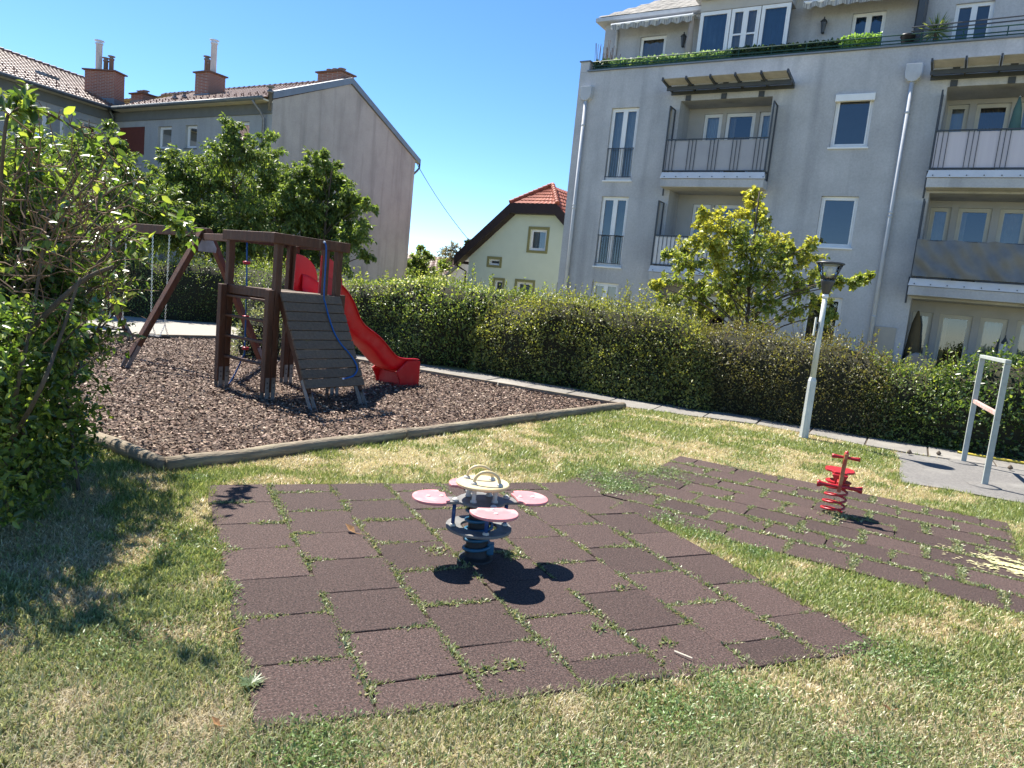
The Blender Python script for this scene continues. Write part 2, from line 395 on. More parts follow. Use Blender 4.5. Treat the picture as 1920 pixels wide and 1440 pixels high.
class MB:
    def __init__(self):
        self.v = []; self.f = []

    def add(self, vs, fs):
        b = len(self.v)
        self.v += [tuple(map(float, p)) for p in vs]
        self.f += [tuple(b + i for i in f) for f in fs]
        return self

    def hexa(self, p):
        return self.add(p, [(0, 3, 2, 1), (4, 5, 6, 7), (0, 1, 5, 4), (1, 2, 6, 5), (2, 3, 7, 6), (3, 0, 4, 7)])

    def box(self, x0, x1, y0, y1, z0, z1):
        return self.hexa([(x0, y0, z0), (x1, y0, z0), (x1, y1, z0), (x0, y1, z0),
                          (x0, y0, z1), (x1, y0, z1), (x1, y1, z1), (x0, y1, z1)])

    def fbox(self, fr, s0, s1, o0, o1, z0, z1):
        return self.hexa([fr.P(s0, o0, z0), fr.P(s1, o0, z0), fr.P(s1, o1, z0), fr.P(s0, o1, z0),
                          fr.P(s0, o0, z1), fr.P(s1, o0, z1), fr.P(s1, o1, z1), fr.P(s0, o1, z1)])

    def beam(self, p0, p1, w, h, up=(0, 0, 1)):
        p0, p1 = V3(p0), V3(p1)
        d = nrm(p1 - p0)
        a = np.cross(d, nrm(up))
        if np.linalg.norm(a) < 1e-3:
            a = np.cross(d, (1, 0, 0))
        a = nrm(a); b = np.cross(a, d)
        a, b = a * w / 2, b * h / 2
        return self.hexa([p0 - a - b, p0 + a - b, p0 + a + b, p0 - a + b, p1 - a - b, p1 + a - b, p1 + a + b, p1 - a + b])

    def tube(self, pts, r, seg=8, caps=True):
        pts = [V3(p) for p in pts]
        n = len(pts)
        rs = r if isinstance(r, (list, tuple, np.ndarray)) else [r] * n
        t0 = nrm(pts[1] - pts[0])
        a = np.cross(t0, (0, 0, 1.0))
        if np.linalg.norm(a) < 1e-3:
            a = np.cross(t0, (1.0, 0, 0))
        a = nrm(a)
        vs = []; fs = []
        for i in range(n):
            t = nrm(pts[min(n - 1, i + 1)] - pts[max(0, i - 1)])
            a = nrm(a - t * (a @ t)); b = np.cross(t, a)
            for k in range(seg):
                an = 2 * math.pi * k / seg
                vs.append(pts[i] + rs[i] * (math.cos(an) * a + math.sin(an) * b))
        for i in range(n - 1):
            for k in range(seg):
                k2 = (k + 1) % seg
                fs.append((i * seg + k, i * seg + k2, (i + 1) * seg + k2, (i + 1) * seg + k))
        if caps:
            fs.append(tuple(range(seg))[::-1]); fs.append(tuple((n - 1) * seg + k for k in range(seg)))
        return self.add(vs, fs)

    def lathe(self, c, prof, seg=20, ax=None):
        """prof = [(r, z)...]; ax = 3x3 column axes"""
        c = V3(c)
        A = np.eye(3) if ax is None else np.asarray(ax)
        vs = []; fs = []
        for r, z in prof:
            for k in range(seg):
                an = 2 * math.pi * k / seg
                vs.append(c + A @ np.array([r * math.cos(an), r * math.sin(an), z]))
        for i in range(len(prof) - 1):
            for k in range(seg):
                k2 = (k + 1) % seg
                fs.append((i * seg + k, i * seg + k2, (i + 1) * seg + k2, (i + 1) * seg + k))
        fs.append(tuple(range(seg))[::-1]); fs.append(tuple((len(prof) - 1) * seg + k for k in range(seg)))
        return self.add(vs, fs)

    def prism(self, poly, vec):
        """poly = list of 3d points, extruded by vec"""
        n = len(poly); vec = V3(vec)
        p = [V3(q) for q in poly]
        vs = p + [q + vec for q in p]
        fs = [tuple(range(n))[::-1], tuple(range(n, 2 * n))]
        for i in range(n):
            j = (i + 1) % n
            fs.append((i, j, n + j, n + i))
        return self.add(vs, fs)

    def quad(self, a, b, c, d):
        return self.add([a, b, c, d], [(0, 1, 2, 3)])

    def build(self, name, m, parent=None, smooth=False, loc=None, bevel=0.0):
        me = bpy.data.meshes.new(name)
        root = parent
        off = np.zeros(3)
        while root is not None:
            off += np.array(root.location)
            root = root.parent
        if parent is None and loc is not None:
            off = V3(loc)
        v = np.array(self.v, float) - off
        me.from_pydata([tuple(p) for p in v], [], self.f)
        me.update()
        if isinstance(m, str):
            m = M[m]
        me.materials.append(m)
        if smooth:
            me.polygons.foreach_set('use_smooth', [True] * len(me.polygons))
        o = bpy.data.objects.new(name, me)
        C.objects.link(o)
        if parent is not None:
            o.parent = parent
        elif loc is not None:
            o.location = tuple(loc)
        if bevel:
            bm = o.modifiers.new('bevel', 'BEVEL'); bm.width = bevel; bm.segments = 2; bm.limit_method = 'ANGLE'
            bm.angle_limit = math.radians(40)
        return o


def tag(o, label=None, cat=None, group=None, kind=None):
    if label: o['label'] = label
    if cat: o['category'] = cat
    if group: o['group'] = group
    if kind: o['kind'] = kind
    return o


def thing(name, label, cat, loc=(0, 0, 0), group=None):
    o = bpy.data.objects.new(name, None)
    o.empty_display_size = 0.2
    C.objects.link(o)
    o.location = tuple(float(c) for c in loc)
    return tag(o, label, cat, group)


def raw_mesh(name, verts, tris, m, parent=None, tint=None, kind=None, smooth=False, per=None):
    """fast numpy mesh; verts (N,3), tris (T,3), tint (N,3)"""
    me = bpy.data.meshes.new(name)
    nv, nt_ = len(verts), len(tris)
    off = np.zeros(3)
    r = parent
    while r is not None:
        off += np.array(r.location); r = r.parent
    me.vertices.add(nv)
    me.vertices.foreach_set('co', (np.asarray(verts) - off).astype(np.float32).ravel())
    me.loops.add(nt_ * 3)
    me.loops.foreach_set('vertex_index', np.asarray(tris, np.int32).ravel())
    me.polygons.add(nt_)
    me.polygons.foreach_set('loop_start', np.arange(0, nt_ * 3, 3, dtype=np.int32))
    if tint is not None:
        at_ = me.attributes.new('tint', 'FLOAT_COLOR', 'POINT')
        at_.data.foreach_set('color', np.concatenate([tint, np.ones((nv, 1))], 1).astype(np.float32).ravel())
    me.update(calc_edges=True)
    me.materials.append(M[m] if isinstance(m, str) else m)
    o = bpy.data.objects.new(name, me)
    C.objects.link(o)
    if parent is not None:
        o.parent = parent
    if kind:
        o['kind'] = kind
    return o


def unit(a):
    return a / np.maximum(1e-9, np.linalg.norm(a, axis=1, keepdims=True))


def leaves(name, pos, ax, nm, length, col, m, parent=None, ratio=0.5, fold=0.15, kind=None, curl=0.0, big=False):
    """each leaf is a folded, pointed blade of 2 (or 4) triangles"""
    n = len(pos)
    ax = unit(ax)
    sd_ = unit(np.cross(ax, nm))
    up = np.cross(sd_, ax)
    L = np.asarray(length).reshape(-1, 1)
    w = L * ratio * 0.5
    if not big:
        a = pos
        b = pos + ax * L * 0.45 + sd_ * w + up * w * fold * 2
        c = pos + ax * L - up * L * curl
        d = pos + ax * L * 0.45 - sd_ * w + up * w * fold * 2
        vs = np.stack([a, b, c, d], 1).reshape(-1, 3)
        i = np.arange(n) * 4
        tr = np.stack([np.stack([i, i + 1, i + 2], 1), np.stack([i, i + 2, i + 3], 1)], 1).reshape(-1, 3)
        k = 4
    else:
        a = pos
        mid = pos + ax * L * 0.55 - up * L * curl * 0.3
        b = pos + ax * L * 0.28 + sd_ * w * 0.92 + up * w * fold * 2
        b2 = pos + ax * L * 0.62 + sd_ * w * 0.85 + up * (w * fold * 2 - L * curl * 0.35)
        c = pos + ax * L - up * L * curl
        d2 = pos + ax * L * 0.62 - sd_ * w * 0.85 + up * (w * fold * 2 - L * curl * 0.35)
        d = pos + ax * L * 0.28 - sd_ * w * 0.92 + up * w * fold * 2
        vs = np.stack([a, b, b2, c, d2, d, mid], 1).reshape(-1, 3)
        i = np.arange(n) * 7
        tr = np.stack([np.stack([i + p, i + q, i + 6], 1) for p, q in ((0, 1), (1, 2), (2, 3), (3, 4), (4, 5), (5, 0))], 1).reshape(-1, 3)
        k = 7
    return raw_mesh(name, vs, tr, m, parent, np.repeat(col, k, 0), kind)


def vnoise(x, y, seed=0.0):
    def h(i, j):
        v = np.sin(i * 127.1 + j * 311.7 + seed * 74.7) * 43758.5453
        return v - np.floor(v)
    xi, yi = np.floor(x), np.floor(y)
    fx, fy = x - xi, y - yi
    fx = fx * fx * (3 - 2 * fx); fy = fy * fy * (3 - 2 * fy)
    return (h(xi, yi) * (1 - fx) + h(xi + 1, yi) * fx) * (1 - fy) + (h(xi, yi + 1) * (1 - fx) + h(xi + 1, yi + 1) * fx) * fy


def fbm(x, y, seed=0.0, oct=4):
    s = 0; a = 0.5; t = 0
    for k in range(oct):
        s = s + a * vnoise(x * 2 ** k, y * 2 ** k, seed + k * 3.1); t += a; a *= 0.5
    return s / t


def inside(x, y, poly):
    r = np.zeros(len(x), bool)
    n = len(poly)
    for i in range(n):
        x0, y0 = poly[i]; x1, y1 = poly[(i + 1) % n]
        c = ((y0 > y) != (y1 > y)) & (x < (x1 - x0) * (y - y0) / (y1 - y0 + 1e-12) + x0)
        r ^= c
    return r


def mixcol(a, b, t):
    t = np.asarray(t).reshape(-1, 1)
    return np.asarray(a) * (1 - t) + np.asarray(b) * t


# ------------------------------------------------------------------ ground plan
PIT = [(-2.97, 6.08), (2.03, 12.66), (-7.2, 17.4), (-11.8, 12.0)]
O1, Y1 = np.array([-2.243, 5.314]), 0.4707
U1 = np.array([math.cos(Y1), math.sin(Y1)]); W1 = np.array([-math.sin(Y1), math.cos(Y1)])
SHEAR = -0.085
O2, Y2 = np.array([2.15, 8.79]), math.radians(-29.5)
U2 = np.array([math.cos(Y2), math.sin(Y2)]); W2 = np.array([-math.sin(Y2), math.cos(Y2)])


def m1(u, v):
    return O1 + U1 * u + W1 * (v + SHEAR * u)


def m2(u, v):
    return O2 + U2 * u + W2 * v


T = 0.5
ROW2 = 0.42
V2TOP = 0.15
MAT1 = [m1(0, 0.5), m1(3.5, 0.5), m1(3.5, -2.98), m1(0, -2.98)]
MAT2 = [m2(0, V2TOP), m2(3.5, V2TOP), m2(3.5, V2TOP - 7 * ROW2), m2(0.45, V2TOP - 7 * ROW2), m2(-0.45, V2TOP - 6.0 * ROW2), m2(-0.45, V2TOP - 4.2 * ROW2), m2(-0.15, V2TOP - 3.4 * ROW2), m2(0, V2TOP - 2.8 * ROW2)]
PATH_NEAR = [(-7.2, 17.48), (-4.6, 16.1), (-2.11, 15.0), (0.49, 13.55), (2.05, 12.85), (3.4, 12.5), (4.75, 12.2), (5.3, 11.6), (6.05, 10.95), (7.3, 10.5), (9.2, 9.7), (14.0, 7.6)]
PATH_FAR = [(-6.6, 18.7), (-4.0, 17.3), (-1.6, 16.1), (0.9, 14.85), (2.5, 14.0), (3.75, 13.35), (5.1, 12.95), (6.0, 12.3), (6.75, 11.75), (7.8, 11.45), (9.7, 10.7), (14.5, 8.6)]
PATH = PATH_NEAR + PATH_FAR[::-1]
PAD = [(6.02, 10.9), (5.75, 10.2), (5.25, 9.3), (4.95, 8.69), (5.46, 8.56), (6.14, 8.19), (8.5, 6.9), (12.0, 5.0), (14.0, 7.6), (9.2, 9.7), (7.3, 10.5)]

g = MB(); g.quad((-400, -60, -0.012), (400, -60, -0.012), (400, 600, -0.012), (-400, 600, -0.012))
tag(g.build('ground', 'lawn'), 'sunlit lawn of patchy green and straw grass', None, None, 'structure')


def flat(name, poly, z, m):
    b = MB(); b.add([(p[0], p[1], z) for p in poly], [tuple(range(len(poly)))])
    return tag(b.build(name, m), None, None, None, 'structure')


flat('mulch_bed', PIT, 0.004, 'mulch')
flat('asphalt_pad', PAD, 0.006, 'asphalt')
M['yard'] = mat('pale_yard', (0.33, 0.31, 0.27), (0.26, 0.245, 0.215), scale=9, rough=0.92, bump=0.3, bscale=120)
flat('gravel_yard', [(-7.2, 17.55), (-6.6, 18.8), (-8.5, 22.6), (-20, 22.0), (-26, 14), (-15, 8.0), (-12.2, 12.2)], 0.003, 'yard')

# path of cast slabs, joints open, slabs slightly uneven
pbase = flat('path', PATH, -0.004, 'mat_bed')


def polyline_len(pl):
    return np.concatenate([[0], np.cumsum([math.dist(pl[i], pl[i + 1]) for i in range(len(pl) - 1)])])


def on_line(pl, t):
    cl = polyline_len(pl); s = t * cl[-1]
    k = min(len(pl) - 2, max(0, int(np.searchsorted(cl, s)) - 1))
    f = (s - cl[k]) / max(1e-9, cl[k + 1] - cl[k])
    return np.array(pl[k]) * (1 - f) + np.array(pl[k + 1]) * f


NSLAB = 26
for i in range(NSLAB):
    t0, t1 = i / NSLAB + 0.0006, (i + 1) / NSLAB - 0.0006
    a, b_, c_, d_ = on_line(PATH_NEAR, t0), on_line(PATH_NEAR, t1), on_line(PATH_FAR, t1), on_line(PATH_FAR, t0)
    z = 0.012 + random.uniform(-0.006, 0.008)
    mb = MB(); mb.prism([(*a, -0.02), (*b_, -0.02), (*c_, -0.02), (*d_, -0.02)], (0, 0, 0.02 + z))
    mb.build('slab', 'concrete', pbase, bevel=0.006)

# ------------------------------------------------------------------ rubber mats: every tile a piece
def tile_mesh(w, l, name):
    b = MB(); h = 0.010; c = 0.0035; x, y = w / 2, l / 2
    b.add([(-x, -y, -0.03), (x, -y, -0.03), (x, y, -0.03), (-x, y, -0.03), (-x, -y, h - c), (x, -y, h - c), (x, y, h - c), (-x, y, h - c),
           (-x + c, -y + c, h), (x - c, -y + c, h), (x - c, y - c, h), (-x + c, y - c, h)],
          [(0, 1, 5, 4), (1, 2, 6, 5), (2, 3, 7, 6), (3, 0, 4, 7), (4, 5, 9, 8), (5, 6, 10, 9), (6, 7, 11, 10), (7, 4, 8, 11), (8, 9, 10, 11)])
    me = bpy.data.meshes.new(name)
    me.from_pydata(b.v, [], b.f); me.update(); me.materials.append(M['rubber'])
    return me


G_T = 0.011
ms_full = tile_mesh(T - G_T, T - G_T, 'tile'); ms_half = tile_mesh(T - G_T, T / 2 - G_T, 'tile_half')
ms2_full = tile_mesh(T - G_T, ROW2 - G_T, 'tile_long'); ms2_half = tile_mesh(T / 2 - G_T, ROW2 - G_T, 'tile_long_half')
bed1 = flat('rubber_mat', MAT1, -0.006, 'mat_bed')
tag(bed1, 'nearer square mat of dark red-brown rubber tiles under the four-seat rocker')
bed2 = flat('rubber_mat', MAT2, -0.008, 'mat_bed')
tag(bed2, 'farther mat of dark rubber tiles under the small red rocker')


def put_tile(me, p, yaw, parent, z=0.0):
    o = bpy.data.objects.new('tile', me); C.objects.link(o)
    o.parent = parent
    o.location = (p[0], p[1], z + random.uniform(-0.002, 0.003))
    o.rotation_euler = (random.gauss(0, 0.003), random.gauss(0, 0.003), yaw + random.gauss(0, 0.009))
    return o


JOINTS = []        # ground segments where weeds grow: (p, q, strength)
for c in range(7):
    edges = [0.5]
    v = 0.5 - (T if c % 2 == 0 else T / 2)
    while v > -2.99:
        edges.append(v); v -= T
    if edges[-1] > -2.9:
        edges.append(-3.0)
    for k in range(len(edges) - 1):
        a, b_ = edges[k], edges[k + 1]
        me = ms_full if a - b_ > 0.4 else ms_half
        yaw = Y1 - (0.045 if a - b_ > 0.4 else 0.05)
        put_tile(me, m1((c + 0.5) * T, (a + b_) / 2), yaw, bed1)
        if k:
            JOINTS.append((m1(c * T, a), m1((c + 1) * T, a), 0.52))
    if c:
        for k in range(7):
            JOINTS.append((m1(c * T, 0.5 - k * T), m1(c * T, 0.0 - k * T), 0.80))
for r in range(7):
    v0 = V2TOP - r * ROW2
    u = -0.5 if r >= 4 else (-0.25 if r == 3 else 0.0)
    first = (r % 2 == 0) or r == 3
    u_first = u
    while u < 3.49:
        w = T / 2 if (first and u == u_first) or 3.5 - u < 0.3 else T
        ctr = m2(u + w / 2, v0 - ROW2 / 2)
        if not inside(np.array([ctr[0]]), np.array([ctr[1]]), MAT1)[0]:
            put_tile(ms2_full if w > 0.3 else ms2_half, ctr, Y2, bed2, -0.004)
            if u > u_first:
                JOINTS.append((m2(u, v0), m2(u, v0 - ROW2), 0.60))
            if r:
                JOINTS.append((m2(u, v0), m2(u + w, v0), 0.80))
        u += w

# ------------------------------------------------------------------ timber edging logs
def edging(p, q, label, r=0.068, sag=0.0):
    p, q = np.array(p), np.array(q)
    n = 9
    pts = []; rs = []
    for i in range(n):
        t = i / (n - 1)
        xy = p * (1 - t) + q * t
        pts.append((xy[0] + random.uniform(-0.008, 0.008), xy[1] + random.uniform(-0.008, 0.008), 0.045 + random.uniform(-0.006, 0.006)))
        rs.append(r * random.uniform(0.95, 1.05))
    b = MB(); b.tube(pts, rs, 14)
    o = b.build('edging_log', 'log', None, True, loc=(p[0], p[1], 0))
    return tag(o, label, 'log', 'logs edging the bark bed')


def lerp(a, b_, t):
    return (a[0] * (1 - t) + b_[0] * t, a[1] * (1 - t) + b_[1] * t)


edging(PIT[0], lerp(PIT[0], PIT[1], 0.345), 'round weathered log edging the bark bed at its nearest corner, right arm')
edging(lerp(PIT[0], PIT[1], 0.35), lerp(PIT[0], PIT[1], 0.665), 'round weathered log in the middle of the bark bed front edge')
edging(lerp(PIT[0], PIT[1], 0.67), PIT[1], 'round weathered log ending the bark bed at its right corner by the path')
edging(PIT[0], lerp(PIT[0], PIT[3], 0.22), 'round weathered log running left from the nearest bark bed corner under the shrub')
edging(lerp(PIT[0], PIT[3], 0.225), lerp(PIT[0], PIT[3], 0.6), 'round log of the bark bed edge hidden behind the leafy shrub')
for i in range(4):
    t0, t1 = i / 4 + 0.002, (i + 1) / 4 - 0.002
    a, b_ = lerp(PIT[1], PIT[2], t0), lerp(PIT[1], PIT[2], t1)
    mb = MB(); mb.beam((*a, 0.03), (*b_, 0.03), 0.05, 0.12)
    tag(mb.build('edging_board', 'log', None, loc=(*a, 0)), ['low dark board beside the path at the bark bed right corner',
        'low dark edging board beside the path past the slide end', 'low dark edging board behind the slide and tower',
        'low dark edging board at the back of the bark bed behind the swings'][i], 'edging', 'boards along the path side of the bark bed')
mb = MB(); mb.beam((*PIT[2], 0.03), (*PIT[3], 0.03), 0.06, 0.14)
tag(mb.build('edging_board', 'log', None, loc=(*PIT[2], 0)), 'long low board between bark bed and pale yard behind the swings', 'edging')

# ================================================================== buildings
def wall_holes(mb, fr, s0, s1, z0, z1, holes, o=0.0, depth=0.22):
    """wall sheet with rectangular openings and their reveals"""
    ss = sorted({s0, s1, *[h[0] for h in holes], *[h[1] for h in holes]})
    zs = sorted({z0, z1, *[h[2] for h in holes], *[h[3] for h in holes]})
    ss = [s for s in ss if s0 <= s <= s1]; zs = [z for z in zs if z0 <= z <= z1]
    for i in range(len(ss) - 1):
        for j in range(len(zs) - 1):
            cs, cz = (ss[i] + ss[i + 1]) / 2, (zs[j] + zs[j + 1]) / 2
            if any(h[0] < cs < h[1] and h[2] < cz < h[3] for h in holes):
                continue
            mb.quad(fr.P(ss[i], o, zs[j]), fr.P(ss[i + 1], o, zs[j]), fr.P(ss[i + 1], o, zs[j + 1]), fr.P(ss[i], o, zs[j + 1]))
    for h in holes:
        d = h[4] if len(h) > 4 else depth
        a, b, c, e = h[0], h[1], h[2], h[3]
        P = fr.P
        mb.quad(P(a, o, c), P(b, o, c), P(b, o - d, c), P(a, o - d, c))
        mb.quad(P(a, o, e), P(b, o, e), P(b, o - d, e), P(a, o - d, e))
        mb.quad(P(a, o, c), P(a, o, e), P(a, o - d, e), P(a, o - d, c))
        mb.quad(P(b, o, c), P(b, o, e), P(b, o - d, e), P(b, o - d, c))


def curtain(mb, fr, s0, s1, z0, z1, o, amp=0.03, wl=0.16):
    n = max(8, int((s1 - s0) / wl * 8))
    vs = []; fs = []
    for i in range(n + 1):
        s = s0 + (s1 - s0) * i / n
        w = amp * math.sin(2 * math.pi * (s - s0) / wl + 0.6 * math.sin(s * 7))
        vs += [fr.P(s, o + w, z0), fr.P(s, o + w * 0.8, z1)]
    for i in range(n):
        fs.append((2 * i, 2 * i + 2, 2 * i + 3, 2 * i + 1))
    mb.add(vs, fs)


def window(fr, par, s0, s1, z0, z1, o=-0.09, lights=1, fw=0.06, fm='white', back='screen', sill=True, name='window',
           sill_m='white', transom=None, box=False, label=None, bars=0):
    """frame (part) > pane, sill, curtain ... sits inside an opening"""
    e = 0.003
    a, b, c, d = s0 + e, s1 - e, z0 + e, z1 - e
    mb = MB(); t = 0.06
    mb.fbox(fr, a, a + fw, o - t, o, c, d); mb.fbox(fr, b - fw, b, o - t, o, c, d)
    mb.fbox(fr, a + fw, b - fw, o - t, o - 0.001, c, c + fw); mb.fbox(fr, a + fw, b - fw, o - t, o - 0.001, d - fw, d)
    w = (b - a - 2 * fw) / lights
    cells = []
    for i in range(lights):
        x0 = a + fw + i * w; x1 = x0 + w
        if i:
            mb.fbox(fr, x0 - fw * 0.6, x0 + fw * 0.6, o - t, o + 0.008, c + fw, d - fw)
        cells.append((x0 + (fw * 0.6 if i else 0), x1 - (fw * 0.6 if i < lights - 1 else 0), c + fw, d - fw))
    # inner casement lip
    for x0, x1, y0, y1 in cells:
        l = 0.035
        mb.fbox(fr, x0, x0 + l, o - t, o + 0.012, y0, y1); mb.fbox(fr, x1 - l, x1, o - t, o + 0.012, y0, y1)
        mb.fbox(fr, x0 + l, x1 - l, o - t, o + 0.011, y0, y0 + l); mb.fbox(fr, x0 + l, x1 - l, o - t, o + 0.011, y1 - l, y1)
    if transom:
        mb.fbox(fr, a + fw, b - fw, o - t, o + 0.006, transom - 0.025, transom + 0.025)
    f = mb.build(name, fm, par)
    if label: f['label'] = label
    for x0, x1, y0, y1 in cells:
        p = MB(); p.quad(fr.P(x0 + .03, o - 0.02, y0 + .03), fr.P(x1 - .03, o - 0.02, y0 + .03), fr.P(x1 - .03, o - 0.02, y1 - .03), fr.P(x0 + .03, o - 0.02, y1 - .03))
        p.build('pane', 'pane', f)
    k = MB()
    if back in ('curtain', 'curtain_olive', 'curtain_reflection', 'curtain_dark', 'curtain_beige'):
        curtain(k, fr, a, b, c, d, o - 0.16)
        k.build('curtain', back, f)
    elif back == 'screen':
        k.fbox(fr, a, b, o - 0.09, o - 0.07, c, d)
        k.build('insect_screen', 'screen', f)
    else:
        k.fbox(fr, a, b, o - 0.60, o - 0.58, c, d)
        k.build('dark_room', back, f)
        k = MB()
        curtain(k, fr, a, a + (b - a) * 0.28, c, d, o - 0.2); k.build('curtain', 'curtain_beige', f)
    if sill:
        k = MB(); k.fbox(fr, s0 - 0.04, s1 + 0.04, -0.03, 0.05, z0 - 0.045, z0 - 0.004)
        k.build('sill', sill_m, f)
    if box:
        k = MB(); k.fbox(fr, s0 - 0.02, s1 + 0.02, o + 0.02, 0.06, z1 - 0.17, z1 + 0.02)
        k.build('shutter_box', 'white', f, bevel=0.01)
    return f


def railing(fr, par, s0, s1, o, z0, z1, step=0.12, m='rail_dark', name='railing', r=0.008, triple=False):
    mb = MB()
    mb.fbox(fr, s0, s1, o - 0.02, o + 0.02, z1 - 0.03, z1)
    mb.fbox(fr, s0, s1, o - 0.012, o + 0.012, z0, z0 + 0.025)
    if triple:
        xs = []
        x = s0 + 0.07
        while x < s1 - 0.05:
            xs += [x, x + 0.11, x + 0.22]; x += 0.66
    else:
        xs = list(np.arange(s0 + 0.03, s1, step))
    for x in xs:
        if x < s1:
            mb.fbox(fr, x - r, x + r, o - r, o + r, z0 + 0.02, z1 - 0.03)
    return mb.build(name, m, par)


# ---------- grey apartment building on the right
FE = (1.22, 24.86)
FD = (math.cos(-0.5377), math.sin(-0.5377))
fr = Frame(FE, (FE[0] + FD[0], FE[1] + FD[1]))
apt = thing('apartment_building', 'grey four-storey apartment building with balconies and a green-railed roof terrace', 'building', (FE[0], FE[1], 0))
S_END, DEEP = 17.0, 10.0
LOG = [(3.62, 6.38), (10.75, 15.2)]
LV = [(0.05, 2.78), (2.95, 5.55), (5.75, 8.24)]
holes = []
wins = []
# tall french windows
for z0, z1, bk in ((5.83, 8.13, 'curtain'), (3.03, 5.31, 'curtain_olive'), (0.25, 2.49, 'curtain')):
    wins.append((1.31, 2.27, z0, z1, bk, 'french'))
for z0, z1, bk in ((6.76, 8.16, 'screen'), (4.02, 5.43, 'screen'), (1.22, 2.63, 'screen')):
    wins.append((8.11, 9.07, z0, z1, bk, 'single'))
holes += [(w[0], w[1], w[2], w[3], 0.24) for w in wins]
RD = {0: 0.95, 1: 1.25}
for i, (a, b) in enumerate(LOG):
    for z0, z1 in LV:
        holes.append((a, b, z0, z1, RD[i]))
mb = MB()
wall_holes(mb, fr, 0, S_END, 0, 9.33, holes)
P = fr.P
# side, back and roof-terrace slab
mb.quad(P(0, 0, 0), P(0, -DEEP, 0), P(0, -DEEP, 9.33), P(0, 0, 9.33))
mb.quad(P(S_END, 0, 0), P(S_END, -DEEP, 0), P(S_END, -DEEP, 9.33), P(S_END, 0, 9.33))
mb.quad(P(0, -DEEP, 0), P(S_END, -DEEP, 0), P(S_END, -DEEP, 9.33), P(0, -DEEP, 9.33))
mb.quad(P(0, -0.25, 9.2), P(S_END, -0.25, 9.2), P(S_END, -DEEP, 9.2), P(0, -DEEP, 9.2))
mb.fbox(fr, 0, 0.32, -DEEP, 0.0, 9.335, 9.66)
wall = mb.build('wall', 'facade', apt)
mb = MB(); mb.fbox(fr, 0.30, S_END, -0.30, 0.07, 9.335, 9.375); mb.fbox(fr, -0.04, 0.36, -DEEP, 0.04, 9.665, 9.70)
mb.build('coping', 'zinc', apt)
# recess back walls with doors
DOORS = {0: [(4.12, 4.70, 0.95, 2.32, 1), (4.82, 5.72, 0.1, 2.32, 1), (5.84, 6.30, 0.95, 2.32, 1)],
         1: [(10.80, 11.30, 0.75, 2.42, 1), (11.46, 12.24, 0.1, 2.42, 1), (12.42, 13.05, 0.75, 2.42, 1), (13.25, 14.1, 0.75, 2.42, 1)]}
BK = {(0, 0): ['curtain', 'interior', 'curtain'], (0, 1): ['interior', 'interior', 'curtain'], (0, 2): ['curtain', 'interior', 'curtain'],
      (1, 0): ['curtain', 'interior', 'curtain', 'curtain'], (1, 1): ['curtain_beige', 'interior', 'curtain_beige', 'interior'],
      (1, 2): ['curtain', 'curtain_dark', 'curtain', 'interior']}
for i, (a, b) in enumerate(LOG):
    for li, (z0, z1) in enumerate(LV):
        mb = MB()
        hs = []
        for (s0, s1, y0, y1, n) in DOORS[i]:
            hs.append((s0, s1, z0 + y0, min(z1 - 0.12, z0 + y1), 0.2))
        wall_holes(mb, fr, a, b, z0, z1, hs, o=-RD[i])
        rec = mb.build('recess_wall', 'recess', apt)
        for (s0, s1, y0, y1, _), bk in zip(hs, BK[(i, li)]):
            window(fr, apt, s0, s1, y0, y1, o=-RD[i] - 0.05, back=bk, fm='cream_frame' if i else 'white', sill=False,
                   fw=0.07, name='balcony_door' if y1 - y0 > 1.9 else 'window')
for s0, s1, z0, z1, bk, kind in wins:
    if kind == 'french':
        f = window(fr, apt, s0, s1, z0, z1, lights=2, fw=0.07, back=bk, name='french_window')
        mb = MB()
        zt = z0 + 1.03
        mb.fbox(fr, s0 + 0.02, s1 - 0.02, 0.0, 0.03, zt - 0.025, zt); mb.fbox(fr, s0 + 0.02, s1 - 0.02, 0.0, 0.03, z0 + 0.10, z0 + 0.12)
        for x in np.arange(s0 + 0.06, s1 - 0.03, 0.085):
            mb.fbox(fr, x - 0.006, x + 0.006, 0.008, 0.022, z0 + 0.12, zt - 0.025)
        mb.build('railing', 'rail_dark', f)
    else:
        window(fr, apt, s0, s1, z0, z1, back=bk, fw=0.065, box=(z0 > 6))

